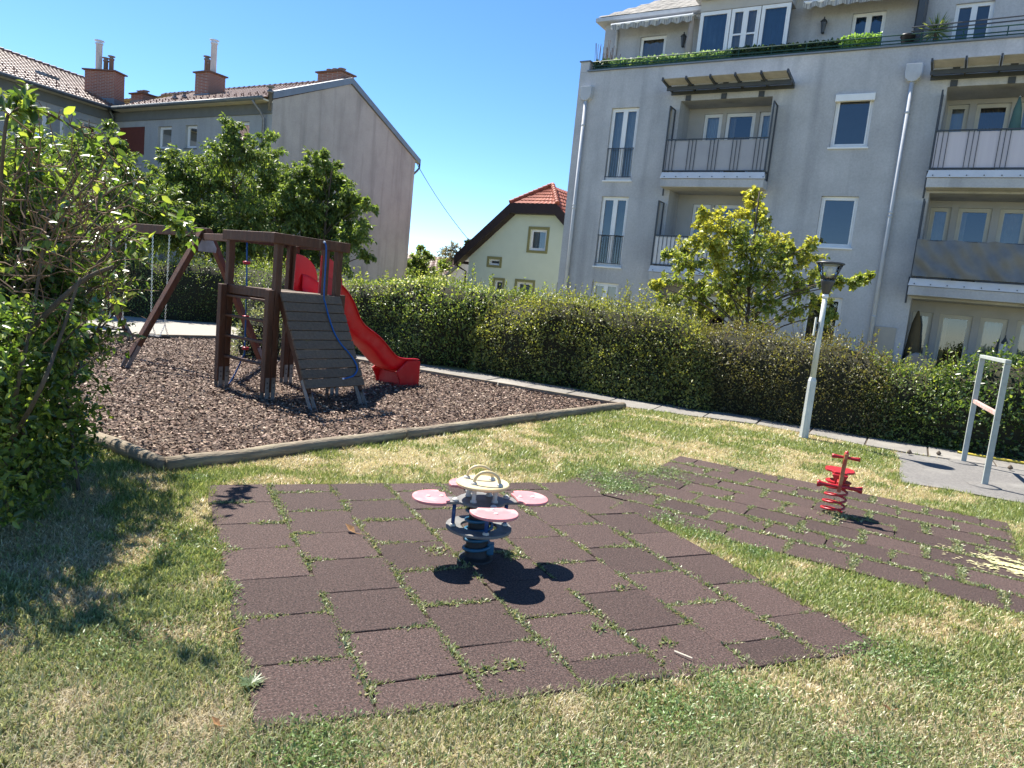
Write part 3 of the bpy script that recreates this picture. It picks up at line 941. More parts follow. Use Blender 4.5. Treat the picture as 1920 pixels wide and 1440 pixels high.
# balconies (slab, metal fascia, railing, panel, side screens)
BALC = [(0, 3.48, 6.58, 5.55, 'mauve_board', 6.97, True), (0, 3.48, 6.58, 2.70, 'balcony_board', 4.09, False),
        (1, 10.66, 15.3, 5.60, 'pink_board', 7.03, True), (1, 10.66, 15.3, 2.84, 'tarp', 4.27, False)]
for i, s0, s1, zb, pm, zt, can in BALC:
    mb = MB(); mb.fbox(fr, s0, s1, 0.003, 0.55, zb, zb + 0.24)
    bal = mb.build('balcony', 'facade', apt, bevel=0.01)
    mb = MB()
    mb.hexa([P(s0 - 0.02, 0.48, zb + 0.25), P(s1 + 0.02, 0.48, zb + 0.25), P(s1 + 0.02, 0.585, zb + 0.25), P(s0 - 0.02, 0.585, zb + 0.25),
             P(s0 + 0.01, 0.44, zb + 0.44), P(s1 - 0.01, 0.44, zb + 0.44), P(s1 - 0.01, 0.52, zb + 0.44), P(s0 + 0.01, 0.52, zb + 0.44)])
    mb.build('metal_fascia', 'balcony_board', bal)
    mb = MB()
    for x in np.arange(s0 + 0.12, s1, 0.37):
        mb.fbox(fr, x - 0.012, x + 0.012, 0.566, 0.592, zb + 0.285, zb + 0.31)
    mb.build('fascia_bolts', 'rail_dark', bal)
    z0 = zb + 0.47
    railing(fr, bal, s0 + 0.02, s1 - 0.02, 0.53, z0, zt, triple=(pm != 'balcony_board'), step=0.13)
    mb = MB(); n = 60; vs = []; fs = []
    if pm == 'tarp':
        nz = 14; n = 90
        for a in range(n + 1):
            for b in range(nz + 1):
                s = s0 + 0.03 + (s1 - s0 - 0.06) * a / n; tz = b / nz
                hang = abs(math.sin((s - s0) * math.pi / 0.85))
                w = 0.05 * math.sin(s * 7.4 + 4 * tz + 2 * math.sin(tz * 5 + s)) * (1 - 0.5 * tz) + 0.028 * math.sin(s * 17 + tz * 11) + .012 * math.sin(tz * 9 - abs(math.sin(s * 1.8)) * 5)
                vs.append(P(s, 0.64 + w, z0 + 0.02 + (zt - z0 - 0.05 * hang) * tz))
        for a in range(n):
            for b in range(nz):
                q = a * (nz + 1) + b
                fs.append((q, q + nz + 1, q + nz + 2, q + 1))
        mb.add(vs, fs); mb.build('tarpaulin', pm, bal, True)
    else:
        mb.fbox(fr, s0 + 0.05, s1 - 0.05, 0.495, 0.505, z0 + 0.03, zt - 0.05)
        mb.build('panel', pm, bal)
    for x in (s0 + 0.02, s1 - 0.02):
        if x > 14 or (not can and x > s0 + 1): continue
        mb = MB(); zz = zt + 1.0 if can else zt + 1.05
        for oo in (0.05, 0.50):
            mb.fbox(fr, x - 0.02, x + 0.02, oo - 0.02, oo + 0.02, z0 - 0.2, zz)
        mb.fbox(fr, x - 0.015, x + 0.015, 0.07, 0.48, zz - 0.03, zz); mb.fbox(fr, x - 0.015, x + 0.015, 0.07, 0.48, z0, z0 + 0.03)
        sc = mb.build('side_screen', 'rail_dark', bal)
        mb = MB(); mb.quad(P(x, 0.07, z0 + 0.03), P(x, 0.48, z0 + 0.03), P(x, 0.48, zz - 0.03), P(x, 0.07, zz - 0.03))
        mb.build('pane', 'smoked_and_shaded', sc)
    mb = MB(); mb.tube([P(s0 - 0.03, 0.1, zb + 0.5), P(s0 - 0.03, 0.1, zb - 0.2)], 0.025, 8); mb.build('drain_spout', 'rail_dark', bal)

# canopies over the top balconies
for s0, s1, nr in ((3.30, 6.95, 6), (10.33, 15.5, 8)):
    mb = MB()
    mb.fbox(fr, s0, s1, 0.003, 0.06, 8.42, 8.52); mb.fbox(fr, s0, s1, 0.42, 0.48, 8.43, 8.53)
    cn = mb.build('canopy', 'rail_dark', apt)
    for k in range(nr):
        s = s0 + 0.03 + (s1 - s0 - 0.06) * k / (nr - 1)
        mb = MB(); mb.beam(P(s, 0.03, 8.53), P(s, 1.0, 8.62), 0.045, 0.10); mb.build('rafter', 'rail_dark', cn)
        if k < nr - 1:
            s2 = s0 + 0.03 + (s1 - s0 - 0.06) * (k + 1) / (nr - 1)
            za = lambda o_: 8.545 + .075 * o_
            for o0_, o1_, m_ in ((0.02, 0.47, 'smoked_and_shaded'), (0.475, 0.99, 'poly')):  # one sheet, its shade and sunlight painted as dark and pale materials
                mb = MB(); mb.hexa([P(s + .03, o0_, za(o0_)), P(s2 - .03, o0_, za(o0_)), P(s2 - .03, o1_, za(o1_)), P(s + .03, o1_, za(o1_)),
                                    P(s + .03, o0_, za(o0_) + .01), P(s2 - .03, o0_, za(o0_) + .01), P(s2 - .03, o1_, za(o1_) + .01), P(s + .03, o1_, za(o1_) + .01)])
                mb.build('roof_sheet', m_, cn)
    for s in np.linspace(s0 + 0.55, s1 - 0.9, 3 if nr < 7 else 4):
        mb = MB(); mb.fbox(fr, s - 0.08, s + 0.08, 0.004, 0.03, 8.24, 8.40); mb.build('wall_bracket', 'rail_dark', cn)

# rainwater pipes with hoppers
for s, lab in ((0.37, None), (9.92, None)):
    mb = MB(); mb.tube([P(s, 0.09, 8.4), P(s, 0.09, 0.0)], 0.055, 12)
    for z in (7.6, 5.0, 4.9, 2.2):
        mb.lathe(P(s, 0.09, z), [(0.058, -0.03), (0.066, -0.02), (0.066, 0.02), (0.058, 0.03)], 12)
    pp = mb.build('downpipe', 'pipe', apt, True)
    poly = [(-0.19, 0.42), (0.19, 0.42), (0.20, 0.18), (0.17, 0.06), (0.09, -0.02), (0, -0.04), (-0.09, -0.02), (-0.17, 0.06), (-0.20, 0.18)]
    mb = MB(); mb.prism([P(s + a, 0.004, 8.42 + b) for a, b in poly], fr.n * 0.17)
    mb.prism([P(s + a * 1.06, 0.003, 8.42 + (b - .2) * 1.06 + .2) for a, b in poly], fr.n * 0.02)
    hp = mb.build('rain_hopper', 'pipe', pp, bevel=0.015)

mb = MB(); mb.fbox(fr, 9.99, 10.52, 0.003, 0.03, 0.2, 1.95)
mb.build('wall_board', 'patch', apt)

# roof terrace: railing, penthouse, awnings
mb = MB()
for z in (9.66, 9.52, 9.44):
    mb.tube([P(0.42, -0.05, z), P(S_END, -0.05, z)], 0.016, 6)
mb.tube([P(0.42, -0.05, 9.66), P(0.42, -1.2, 9.66)], 0.016, 6)
for s in np.arange(0.45, S_END, 0.95):
    mb.tube([P(s, -0.05, 9.38), P(s, -0.05, 9.67)], 0.014, 6)
mb.build('terrace_railing', 'rail_green', apt)
mb = MB()
for z in (9.92, 9.82):
    mb.tube([P(9.7, -0.02, z - 0.1), P(S_END, -0.02, z)], 0.018, 6)
mb.build('upper_railing', 'rail_dark', apt)

SB = -1.3            # penthouse set back
PW = [(1.46, 2.38, 9.3, 10.78, 'curtain_beige', 1), (8.00, 8.88, 9.35, 10.82, 'curtain_reflection', 2), (10.57, 11.46, 9.3, 10.79, 'screen', 2), (13.2, 14.2, 9.3, 10.79, 'screen', 2)]
mb = MB()
wall_holes(mb, fr, 0.12, S_END, 9.2, 11.4, [(*w[:4], 0.2) for w in PW], o=SB)
mb.quad(P(0.12, SB, 9.2), P(0.12, -9, 9.2), P(0.12, -9, 11.4), P(0.12, SB, 11.4))
mb.quad(P(9.75, SB, 11.4), P(S_END, SB, 11.4), P(S_END, SB, 13.0), P(9.75, SB, 13.0))
mb.build('penthouse_wall', 'facade', apt)
for s0, s1, z0, z1, bk, n in PW:
    window(fr, apt, s0, s1, z0, z1, o=SB - 0.07, lights=n, back=bk, fm='white', sill=False)
# eaves, gutter and slate roof (hipped at the left)
mb = MB(); mb.fbox(fr, -0.12, 3.55, SB + 0.02, SB + 0.34, 11.30, 11.42); mb.fbox(fr, -0.12, 0.14, -9, SB + 0.02, 11.30, 11.42)
mb.build('roof_gutter', 'pipe', apt)
roof = MB(); roof.add([P(-0.1, SB + 0.3, 11.425), P(9.7, SB + 0.3, 11.425), P(9.7, -3.6, 13.0), P(1.9, -3.6, 13.0), P(-0.1, -9, 11.425)],
                      [(0, 1, 2, 3), (0, 3, 4)])
rf = roof.build('penthouse_roof', 'slate', apt)
nrow = 13
mb = MB()
for r in range(nrow):
    t = r / nrow
    zz = 11.43 + 1.57 * t; oo = SB + 0.3 + (-3.6 - SB - 0.3) * t
    sl = -0.1 + 2.0 * t
    s = sl + 0.05 + (0.14 if r % 2 else 0)
    while s < 3.45:
        lift = random.uniform(0.008, 0.02)
        mb.hexa([P(s, oo + .02, zz + lift), P(s + .27, oo + .02, zz + lift), P(s + .27, oo - .17, zz + .125), P(s, oo - .17, zz + .125),
                 P(s, oo + .02, zz + lift + .012), P(s + .27, oo + .02, zz + lift + .012), P(s + .27, oo - .17, zz + .137), P(s, oo - .17, zz + .137)])
        s += 0.285
mb.build('slates', 'slate', rf)['kind'] = 'stuff'
mb = MB(); mb.fbox(fr, 1.3, 9.7, -6.5, -3.0, 12.2, 13.4); mb.build('attic_block', 'zinc', apt)
# glazed bay
BAY = (3.62, 6.38)
mb = MB(); o1 = SB + 0.55
mb.fbox(fr, BAY[0], BAY[1], SB - 0.05, o1, 9.2, 9.7); mb.fbox(fr, BAY[0], BAY[1], SB - 0.05, o1 + 0.02, 11.13, 11.45)
mb.fbox(fr, BAY[0] - 0.15, BAY[1] + 0.15, SB - 1.0, o1 + 0.30, 11.455, 11.53)
mb.fbox(fr, BAY[0], BAY[1], SB - 1.0, o1 + 0.05, 11.535, 12.2)
bay = mb.build('bay', 'recess', apt)
for a, b, n, bk in ((3.64, 4.60, 1, 'curtain_reflection'), (4.62, 5.50, 2, 'curtain_beige'), (5.52, 6.36, 1, 'curtain_reflection')):
    window(fr, apt, a, b, 9.71, 11.12, o=o1, lights=n, back=bk, sill=False, fw=0.075, transom=10.35 if n == 2 else None, name='bay_window')
mb = MB()
for k in range(4):
    mb.fbox(fr, 3.8 + k * 0.65, 4.3 + k * 0.65, o1 + 0.06, o1 + 0.10, 11.6, 11.9)
mb.build('vent_grille', 'rail_dark', bay)

for a, b in ((0.62, 3.42), (6.72, 9.58)):
    mb = MB(); mb.tube([P(a, SB + 0.62, 11.02), P(b, SB + 0.62, 11.06)], 0.05, 8)
    for s in (a + 0.3, b - 0.3):
        mb.beam(P(s, SB + 0.02, 11.12), P(s, SB + 0.6, 11.05), 0.04, 0.04)
    mb.hexa([P(a, SB + 0.02, 11.16), P(b, SB + 0.02, 11.16), P(b, SB + 0.6, 11.09), P(a, SB + 0.6, 11.05),
             P(a, SB + 0.02, 11.17), P(b, SB + 0.02, 11.17), P(b, SB + 0.6, 11.10), P(a, SB + 0.6, 11.06)])
    aw = mb.build('awning', 'white', apt)
    mb = MB(); vs = []; fs = []; n = 90
    for i in range(n + 1):
        s = a + (b - a) * i / n
        dr = 0.13 + 0.055 * abs(math.sin((s - a) * math.pi / 0.36))
        w = 0.02 * math.sin(s * 19)
        vs += [P(s, SB + 0.66 + w, 11.02), P(s, SB + 0.66 + w * 1.6, 11.02 - dr)]
    fs = [(2 * i, 2 * i + 2, 2 * i + 3, 2 * i + 1) for i in range(n)]
    mb.add(vs, fs); mb.build('valance', 'awning', aw)


def wall_lantern(s, z):
    mb = MB(); c = P(s, SB + 0.14, z)
    mb.lathe(c, [(0.02, -0.24), (0.05, -0.20), (0.055, -0.15), (0.085, 0.08), (0.11, 0.10), (0.05, 0.17), (0.02, 0.19), (0.02, 0.24)], 6)
    mb.beam(P(s, SB, z - 0.18), P(s, SB + 0.13, z - 0.18), 0.03, 0.03)
    mb.build('wall_lantern', 'lamp_dark', apt)


wall_lantern(3.02, 10.5); wall_lantern(7.26, 10.52)
mb = MB(); mb.tube([P(0.5, SB + 0.08, 11.3), P(0.5, SB + 0.08, 11.15), P(0.6, SB + 0.06, 11.0), P(0.6, SB + 0.06, 9.2)], 0.05, 10)
mb.build('downpipe', 'pipe', apt, True)
mb = MB(); mb.tube([P(9.68, SB + 0.1, 13.0), P(9.66, SB + 0.1, 9.2)], 0.03, 8); mb.fbox(fr, 9.75, 9.9, -1.25, -0.3, 9.3, 11.8)
mb.build('partition_post', 'rail_dark', apt)


# leafy privacy screens on the terrace railing
def leaf_screen(s0, s1, z0, z1, o, colA, colB, n, label):
    t = thing('leaf_screen', label, 'screen', P(s0, o, z0), 'leafy screens on the terrace railing')
    s = RNG.uniform(s0, s1, n); z = RNG.uniform(z0, z1, n) + 0.05 * (fbm(s * 3, s * 0, 5) - .5) * (RNG.random(n) > .6)
    pos = np.array([P(a, o + RNG.uniform(-.02, .03), b) for a, b in zip(s, z)])
    ax = RNG.normal(0, 1, (n, 3)); nm_ = fr.n + RNG.normal(0, .4, (n, 3))
    leaves('foliage', pos, ax, nm_, RNG.uniform(.07, .12, n), mixcol(colA, colB, RNG.random(n)), 'hedge_leaf', t, ratio=.75)
    mb = MB(); mb.fbox(fr, s0, s1, o - 0.03, o - 0.025, z0, z1 - 0.04); mb.build('mesh_backing', 'core', t)


leaf_screen(0.95, 4.95, 9.39, 9.70, -0.19, (0.10, 0.22, 0.10), (0.32, 0.42, 0.28), 2600, 'bright green artificial leaf screen on the left of the terrace railing')
leaf_screen(4.98, 7.95, 9.39, 9.72, -0.19, (0.02, 0.05, 0.03), (0.05, 0.09, 0.05), 2000, 'dark green artificial leaf screen in the middle of the terrace railing')
leaf_screen(0.45, 0.93, 9.39, 9.72, -0.19, (0.02, 0.05, 0.035), (0.06, 0.09, 0.07), 400, 'short dark leaf screen at the left end of the terrace railing')
leaf_screen(8.0, 8.95, 9.39, 9.80, -0.19, (0.16, 0.30, 0.08), (0.28, 0.42, 0.16), 700, 'short fresh green leaf screen at the right end of the terrace hedge')

t = thing('reed_bundle', 'bundle of dry dark reed canes at the left end of the roof terrace', 'reeds', P(0.5, -0.5, 9.35))
mb = MB()
for k in range(40):
    b0 = P(random.uniform(.3, .9), random.uniform(-.9, -.3), 9.3); mb.tube([b0, b0 + np.array([random.gauss(0, .06), random.gauss(0, .06), random.uniform(.5, 1.15)])], 0.008, 4)
mb.build('canes', 'twig', t)


def parasol(p, h, r, m, label):
    t = thing('folded_parasol', label, 'parasol', p)
    mb = MB(); mb.tube([p, V3(p) + (0, 0, h)], 0.018, 8); mb.build('pole', 'pipe', t)
    mb = MB(); prof = [(0.02, h - 0.02), (r * 0.55, h - h * 0.15), (r * 0.9, h * 0.55), (r, h * 0.3), (r * 0.75, h * 0.22)]
    mb.lathe(p, [(b, a) for b, a in prof][::-1], 12); mb.build('canopy', m, t, True)


parasol(P(3.38, -0.75, 9.3), 1.85, 0.12, 'beige_cloth', 'folded beige parasol beside the wall lantern on the terrace')
parasol(P(12.35, 0.1, 5.85), 2.05, 0.16, 'teal_cloth', 'folded grey-green parasol on the upper right balcony')
parasol(P(10.95, -0.5, 0.05), 2.45, 0.2, 'brown_cloth', 'folded brown parasol at the corner of the ground floor loggia')
t = thing('flower_pot', 'black plastic flower pot on the terrace edge left of the spiky plant', 'pot', P(9.62, -0.2, 9.38))
mb = MB(); mb.lathe(P(9.62, -0.2, 9.38), [(0.12, 0), (0.17, 0.26), (0.185, 0.26), (0.185, 0.31), (0.15, 0.31), (0.14, 0.27)], 16); mb.build('pot', 'pot', t, True)
pp_ = P(10.25, -0.4, 9.25)
t = thing('yucca_plant', 'spiky yucca plant standing on the roof terrace', 'plant', pp_)
mb = MB(); mb.tube([pp_, pp_ + (0, 0, 0.5)], 0.04, 8); mb.build('trunk', 'bark', t)
mb = MB(); mb.lathe(pp_, [(0.14, 0), (0.18, 0.2), (0.16, 0.2)], 14); mb.build('pot', 'pot', t)
n = 110; dd = unit(RNG.normal(0, 1, (n, 3)) + (0, 0, .35))
leaves('foliage', np.tile(pp_ + (0, 0, .55), (n, 1)), dd, np.cross(dd, RNG.normal(0, 1, (n, 3))), RNG.uniform(.35, .52, n), mixcol((.12, .17, .06), (.25, .30, .13), RNG.random(n)), 'leaf', t, ratio=.09)
# things in the ground floor loggia
t = thing('covered_chair', 'garden chair under a beige cloth cover in the ground floor loggia', 'chair', P(11.15, 0.15, 0.0))
mb = MB()
prof = [(-.38, 0), (-.36, .7), (-.30, 1.22), (-.10, 1.36), (.12, 1.32), (.28, 1.15), (.40, .95), (.48, .7), (.52, 0)]
mb.prism([P(11.15 + a, 0.35, b) for a, b in prof], -fr.n * 0.75); mb.build('cover', 'beige_cloth', t, bevel=0.09)
t = thing('garden_lantern', 'white garden lantern standing on a small cupboard behind the laurel hedge', 'lantern', P(13.2, -0.4, 1.3))
lp = P(13.0, -0.4, 1.32)
mb = MB(); mb.lathe(lp, [(.15, 0), (.15, .04), (.12, .05), (.07, .5), (.10, .52), (.02, .66), (.02, .72)], 4); mb.build('body', 'lamp_dark', t)
mb = MB(); mb.lathe(lp, [(.125, .06), (.075, .49)], 4); mb.build('pane', 'curtain', t)
t = thing('garden_cupboard', 'small wooden cupboard in the ground floor loggia under the lantern', 'cupboard', P(12.9, -0.5, 0))
mb = MB(); mb.fbox(fr, 12.75, 13.35, -0.75, -0.15, 0.0, 1.28); bd = mb.build('body', 'brown_cloth', t, bevel=0.01)
mb = MB(); mb.fbox(fr, 12.72, 13.38, -0.78, -0.12, 1.285, 1.318); mb.build('top', 'patch', t)

# ---------- L-shaped grey house on the left
A_, B_, C_, D_ = (-11.41, 31.58), (-7.23, 43.66), (-21.58, 37.35), (-23.51, 32.04)
fAC = Frame(A_, C_); fAB = Frame(A_, B_, (30, 0)); fCD = Frame(C_, D_, (0, 25))
lh = thing('corner_house', 'grey L-shaped three-storey house with brown tiled roof and brick chimneys', 'building', (A_[0], A_[1], 0))
LAC = math.dist(A_, C_)
EZ = 8.95
# windows: (s0,s1,z0,z1)
WAC = [(6.9, 7.95, 7.05, 8.1), (5.0, 5.85, 7.05, 8.1), (1.42, 3.25, 6.8, 8.15), (5.15, 6.2, 4.25, 5.5), (1.42, 3.2, 4.1, 5.45), (6.9, 7.95, 1.6, 2.75), (5.0, 5.9, 1.6, 2.75), (1.4, 3.2, 1.4, 2.75), (9.2, 10.9, 4.2, 6.3), (9.2, 10.9, 1.0, 2.75)]
mb = MB(); wall_holes(mb, fAC, 0, LAC, 0, 9.0, [(*w, 0.25) for w in WAC]); mb.build('wall', 'old_wall', lh)
for w in WAC:
    window(fAC, lh, *w, o=-0.13, lights=2 if w[1] - w[0] > 1.2 else 1, back='interior', fw=0.08, sill_m='cornice')
mb = MB(); mb.fbox(fAC, 9.02, 11.05, 0.003, 0.03, 6.78, 8.12); mb.build('wall_panel', mat('dark_red_panel', (.15, .045, .035), (.12, .038, .03), rough=.9), lh)
WCD = [(2.6, 4.45, 6.75, 8.1), (0.78, 1.88, 6.75, 8.1), (6.0, 7.4, 6.75, 8.1), (2.6, 4.45, 4.0, 5.4), (0.78, 1.88, 4.0, 5.4), (2.6, 4.45, 1.3, 2.7)]
mb = MB(); wall_holes(mb, fCD, 0, 16, 0, 9.0, [(*w, 0.25) for w in WCD]); mb.build('wall', 'old_wall', lh)
for w in WCD:
    window(fCD, lh, *w, o=-0.13, lights=2 if w[1] - w[0] > 1.2 else 1, back='interior', fw=0.08, sill_m='cornice')
# gable wall and the rest of the shell
RS, RZ, GB = 5.75, 11.35, 13.1
PB = fAB.P
mb = MB(); mb.add([PB(0, 0, 0), PB(GB, 0, 0), PB(GB, 0, 9.15), PB(RS, 0, RZ), PB(0, 0, 9.0)], [(0, 1, 2, 3, 4)])
gw = mb.build('gable_wall', 'gable', lh)
back = fAC.P(0, 0, 0)
bk_dir = fAC.d * 24
mb = MB(); q0, q1 = PB(GB, 0, 0), PB(GB, 0, 0) + bk_dir
mb.quad(q0, q1, q1 + (0, 0, 9.1), q0 + (0, 0, 9.1))
far = fCD.P(16, 0, 0); farb = far + np.array([-11.0, 4, 0])
mb.quad(far, farb, farb + (0, 0, 9.1), far + (0, 0, 9.1))
mb.build('rear_wall', 'old_wall', lh)


def tiled_slope(name, e0, e1, r0, r1, par, m, pitch=0.24, course=0.34, step=0.035, wave=0.03):
    """pantiled slope: eave e0-e1 up to ridge r0-r1, real courses and rolls"""
    e0, e1, r0, r1 = map(V3, (e0, e1, r0, r1))
    nl = max(1, int(np.linalg.norm(((r0 + r1) - (e0 + e1)) / 2) / course))
    ncol = int(max(np.linalg.norm(e1 - e0), np.linalg.norm(r1 - r0)) / pitch) * 4
    nn = nrm(np.cross(e1 - e0, r0 - e0))
    if nn[2] < 0: nn = -nn
    vs = []; fs = []
    for k in range(nl):
        for side, tt in ((0, k / nl), (1, (k + 1) / nl)):
            for i in range(ncol + 1):
                a = i / ncol
                p = (e0 * (1 - a) + e1 * a) * (1 - tt) + (r0 * (1 - a) + r1 * a) * tt
                w = wave * (0, 0.8, 1.0, 0.5)[i % 4]
                vs.append(p + nn * (w + (step if side == 0 else 0.0)))
    W = ncol + 1
    for k in range(nl):
        for i in range(ncol):
            a = (2 * k) * W + i
            fs.append((a, a + 1, a + W + 1, a + W))
            if k:
                b = (2 * k - 1) * W + i
                fs.append((b, b + 1, a + 1, a))
    # bottom lip
    mb = MB(); mb.add(vs, fs)
    return mb.build(name, m, par)


def eave(fr_, s, z, o): return fr_.P(s, o, z)


OV = 0.55
ridge_dir = fAC.d
E0 = fAC.P(-0.05, OV, EZ); E1 = fAC.P(LAC - 0.45, OV, EZ)
R0 = PB(RS, -0.05, RZ + 0.16); R1 = R0 + ridge_dir * (LAC + 3.5)
rfa = tiled_slope('roof', E0, E1, R0, R0 + ridge_dir * (LAC + 0.6), lh, 'roof_tile'); rfa['label'] = 'brown pantiled roof slope facing the yard'
rb0, rb1 = PB(GB + 0.45, -0.05, 9.0), PB(GB + 0.45, -0.05, 9.0) + ridge_dir * (LAC + 14)
tiled_slope('roof', rb0, rb1, R0, R0 + ridge_dir * (LAC + 14), lh, 'roof_tile', pitch=0.5)
# left wing roof, ridge parallel to C-D
inn = -fCD.n
ze = EZ
F0 = fCD.P(-0.5, OV, ze); F1 = fCD.P(16.5, OV, ze)
q0 = fCD.P(-5.0, -6.0, RZ + 0.16); q1 = fCD.P(16.5, -6.0, RZ + 0.16)
tiled_slope('roof', F0, F1, q0, q1, lh, 'roof_tile')
tiled_slope('roof', fCD.P(-5, -12.5, 8.8), fCD.P(16.5, -12.5, 8.8), q0, q1, lh, 'roof_tile', pitch=0.5)
mb = MB()
for a_, b_ in ((q0, q1), (R0, R1)):
    n_ = int(np.linalg.norm(b_ - a_) / 0.4)
    for k in range(n_):
        x0 = a_ + (b_ - a_) * k / n_; x1 = a_ + (b_ - a_) * (k + 1.08) / n_
        mb.tube([x0 + (0, 0, 0.05), x1 + (0, 0, 0.02)], [0.12, 0.095], 8)
rt = mb.build('ridge_tiles', 'roof_tile', lh); rt['kind'] = 'stuff'
# snow guards on the slopes near the eaves
mb = MB()
for (a0, a1, b0_, b1_) in ((E0, E1, R0, R0 + ridge_dir * LAC), (F0, F1, q0, q1)):
    for row in (0.10, 0.19, 0.28):
        for k in range(int(np.linalg.norm(a1 - a0) / 0.48)):
            a = (k + 0.5 * (row > .15)) * 0.48 / np.linalg.norm(a1 - a0)
            p = (a0 * (1 - a) + a1 * a) * (1 - row) + (b0_ * (1 - a) + b1_ * a) * row
            mb.beam(p + (0, 0, 0.05), p + (0, 0, 0.13), 0.09, 0.02)
sg = mb.build('snow_guards', 'roof_tile', lh); sg['kind'] = 'stuff'
# cornices, soffits, gutters
for f_, s0, s1 in ((fAC, 0.0, LAC - 0.06), (fCD, 0.06, 16.3)):
    mb = MB(); mb.fbox(f_, s0, s1, 0.003, 0.06, 8.42, 8.86); mb.build('cornice', 'cornice', lh)
    mb = MB(); mb.fbox(f_, s0, s1 + 0.0, 0.003, OV - 0.02, 8.865, 8.93); mb.build('soffit', 'soffit', lh)
    mb = MB(); mb.tube([f_.P(s0 - 0.02, OV + 0.05, 8.93), f_.P(s1 - (0.5 if f_ is fAC else 0), OV + 0.05, 8.93)], 0.085, 10)
    mb.build('gutter', 'gutter', lh, True)
# zinc verge on the gable
mb = MB()
for (p, q) in ((PB(-0.1, 0.0, 9.02), PB(RS, 0.0, RZ + 0.02)), (PB(RS, 0.0, RZ + 0.02), PB(GB + 0.5, 0.0, 8.98))):
    h_ = np.array([0, 0, 0.30])
    nn = fAB.n
    mb.hexa([p - nn * .12, q - nn * .12, q + nn * .10, p + nn * .10, p - nn * .12 + h_, q - nn * .12 + h_, q + nn * .10 + h_, p + nn * .10 + h_])
mb.build('verge_flashing', 'zinc', lh)
# downpipes
mb = MB(); mb.tube([fAC.P(0.55, OV + .05, 8.88), fAC.P(0.55, OV - .05, 8.72), fAC.P(0.42, 0.3, 8.45), fAC.P(0.38, 0.12, 8.2), fAC.P(0.38, 0.10, 0)], 0.06, 10)
mb.build('downpipe', 'galv', lh, True)
mb = MB(); mb.tube([fAC.P(LAC - 0.35, 0.4, 8.9), fAC.P(LAC - 0.30, 0.2, 8.6), fAC.P(LAC - 0.12, 0.12, 8.3), fAC.P(LAC - 0.12, 0.12, 0)], 0.06, 10)
mb.build('downpipe', 'gutter', lh, True)
mb = MB(); mb.tube([PB(GB + 0.45, 0.06, 9.0), PB(GB + 0.4, 0.08, 8.75), PB(GB + 0.15, 0.08, 8.55), PB(GB + .06, -0.12, 8.3)], 0.06, 10)
mb.build('downpipe', 'gutter', lh, True)


def chimney(c, d, w, l, z0, z1, flues, parent):
    c = np.array([c[0], c[1], 0]); d = nrm([d[0], d[1], 0]); nn_ = np.array([-d[1], d[0], 0])

    def bx(mb, a, b, z0_, z1_, e=0):
        mb.hexa([c + d * (s * (l / 2 + e)) + nn_ * (k * (w / 2 + e)) + (0, 0, z) for z in (z0_, z1_) for s, k in ((-1, -1), (1, -1), (1, 1), (-1, 1))])
    mb = MB(); bx(mb, 0, 0, z0, z1); ch = mb.build('chimney', 'brick', parent)
    mb = MB(); bx(mb, 0, 0, z1 + .002, z1 + 0.07, 0.10); mb.build('chimney_cap', 'chim_cap', ch)
    mb = MB(); bx(mb, 0, 0, z0 - 0.1, z0 + 0.38, 0.04); mb.build('flashing', 'zinc', ch)
    for t_, h_, r_, m_ in flues:
        p = c + d * (t_ * l / 2) + (0, 0, z1 + 0.07)
        mb = MB(); mb.lathe(p, [(r_, 0), (r_, h_ - .12), (r_ * 1.25, h_ - .12), (r_ * 1.25, h_ - .05), (r_ * .8, h_ - .05), (r_ * .8, h_), (r_ * 1.6, h_ + .04), (r_ * 1.6, h_ + .07), (0.02, h_ + .10)], 12)
        mb.build('flue', m_, ch, True)


k1 = (np.array(at(164, 158, 45)) + np.array(at(228, 172, 44))) / 2
chimney(k1, at(228, 172, 43.6) - at(164, 158, 44.8), 0.75, 1.7, 9.3, 11.0, [(-0.42, 1.45, 0.15, 'steel'), (0.05, 0.62, 0.11, 'flue'), (0.42, 0.72, 0.11, 'flue')], lh)
k2 = at(394, 160, 42.6)
chimney(k2, fAC.d, 1.0, 1.1, 10.1, 11.55, [(-0.35, 1.62, 0.15, 'steel'), (0.62, 0.85, 0.12, 'flue'), (0.2, 0.62, 0.11, 'flue')], lh)
k3 = R0 + ridge_dir * 1.0 + (0, 0, -0.1); chimney(k3, ridge_dir, 0.9, 1.6, 10.9, 11.85, [(-0.5, 0.14, 0.13, 'flue'), (0.0, 0.14, 0.13, 'flue'), (0.5, 0.14, 0.13, 'flue')], lh)
k4 = at(268, 180, 47); chimney(k4, fAC.d, 0.7, 1.1, 10.0, 10.72, [(-0.5, 0.12, 0.12, 'flue'), (0.0, 0.12, 0.12, 'flue'), (0.5, 0.12, 0.12, 'flue')], lh)
for px_, py_, dd_ in ((507, 170, 33.5), (328, 182, 41), (346, 180, 41)):
    p = at(px_, py_, dd_); p[2] -= 0.2
    mb = MB(); mb.lathe(p, [(.09, -.6), (.09, .1), (.13, .1), (.13, .2), (.07, .2), (.07, .3), (.2, .34), (.2, .37), (.02, .4)], 10); mb.build('roof_vent', 'galv', lh, True)
mb = MB(); mb.beam(at(78, 138, 39), at(100, 145, 38.6), 0.7, 0.12); mb.build('roof_hatch', 'zinc', lh)

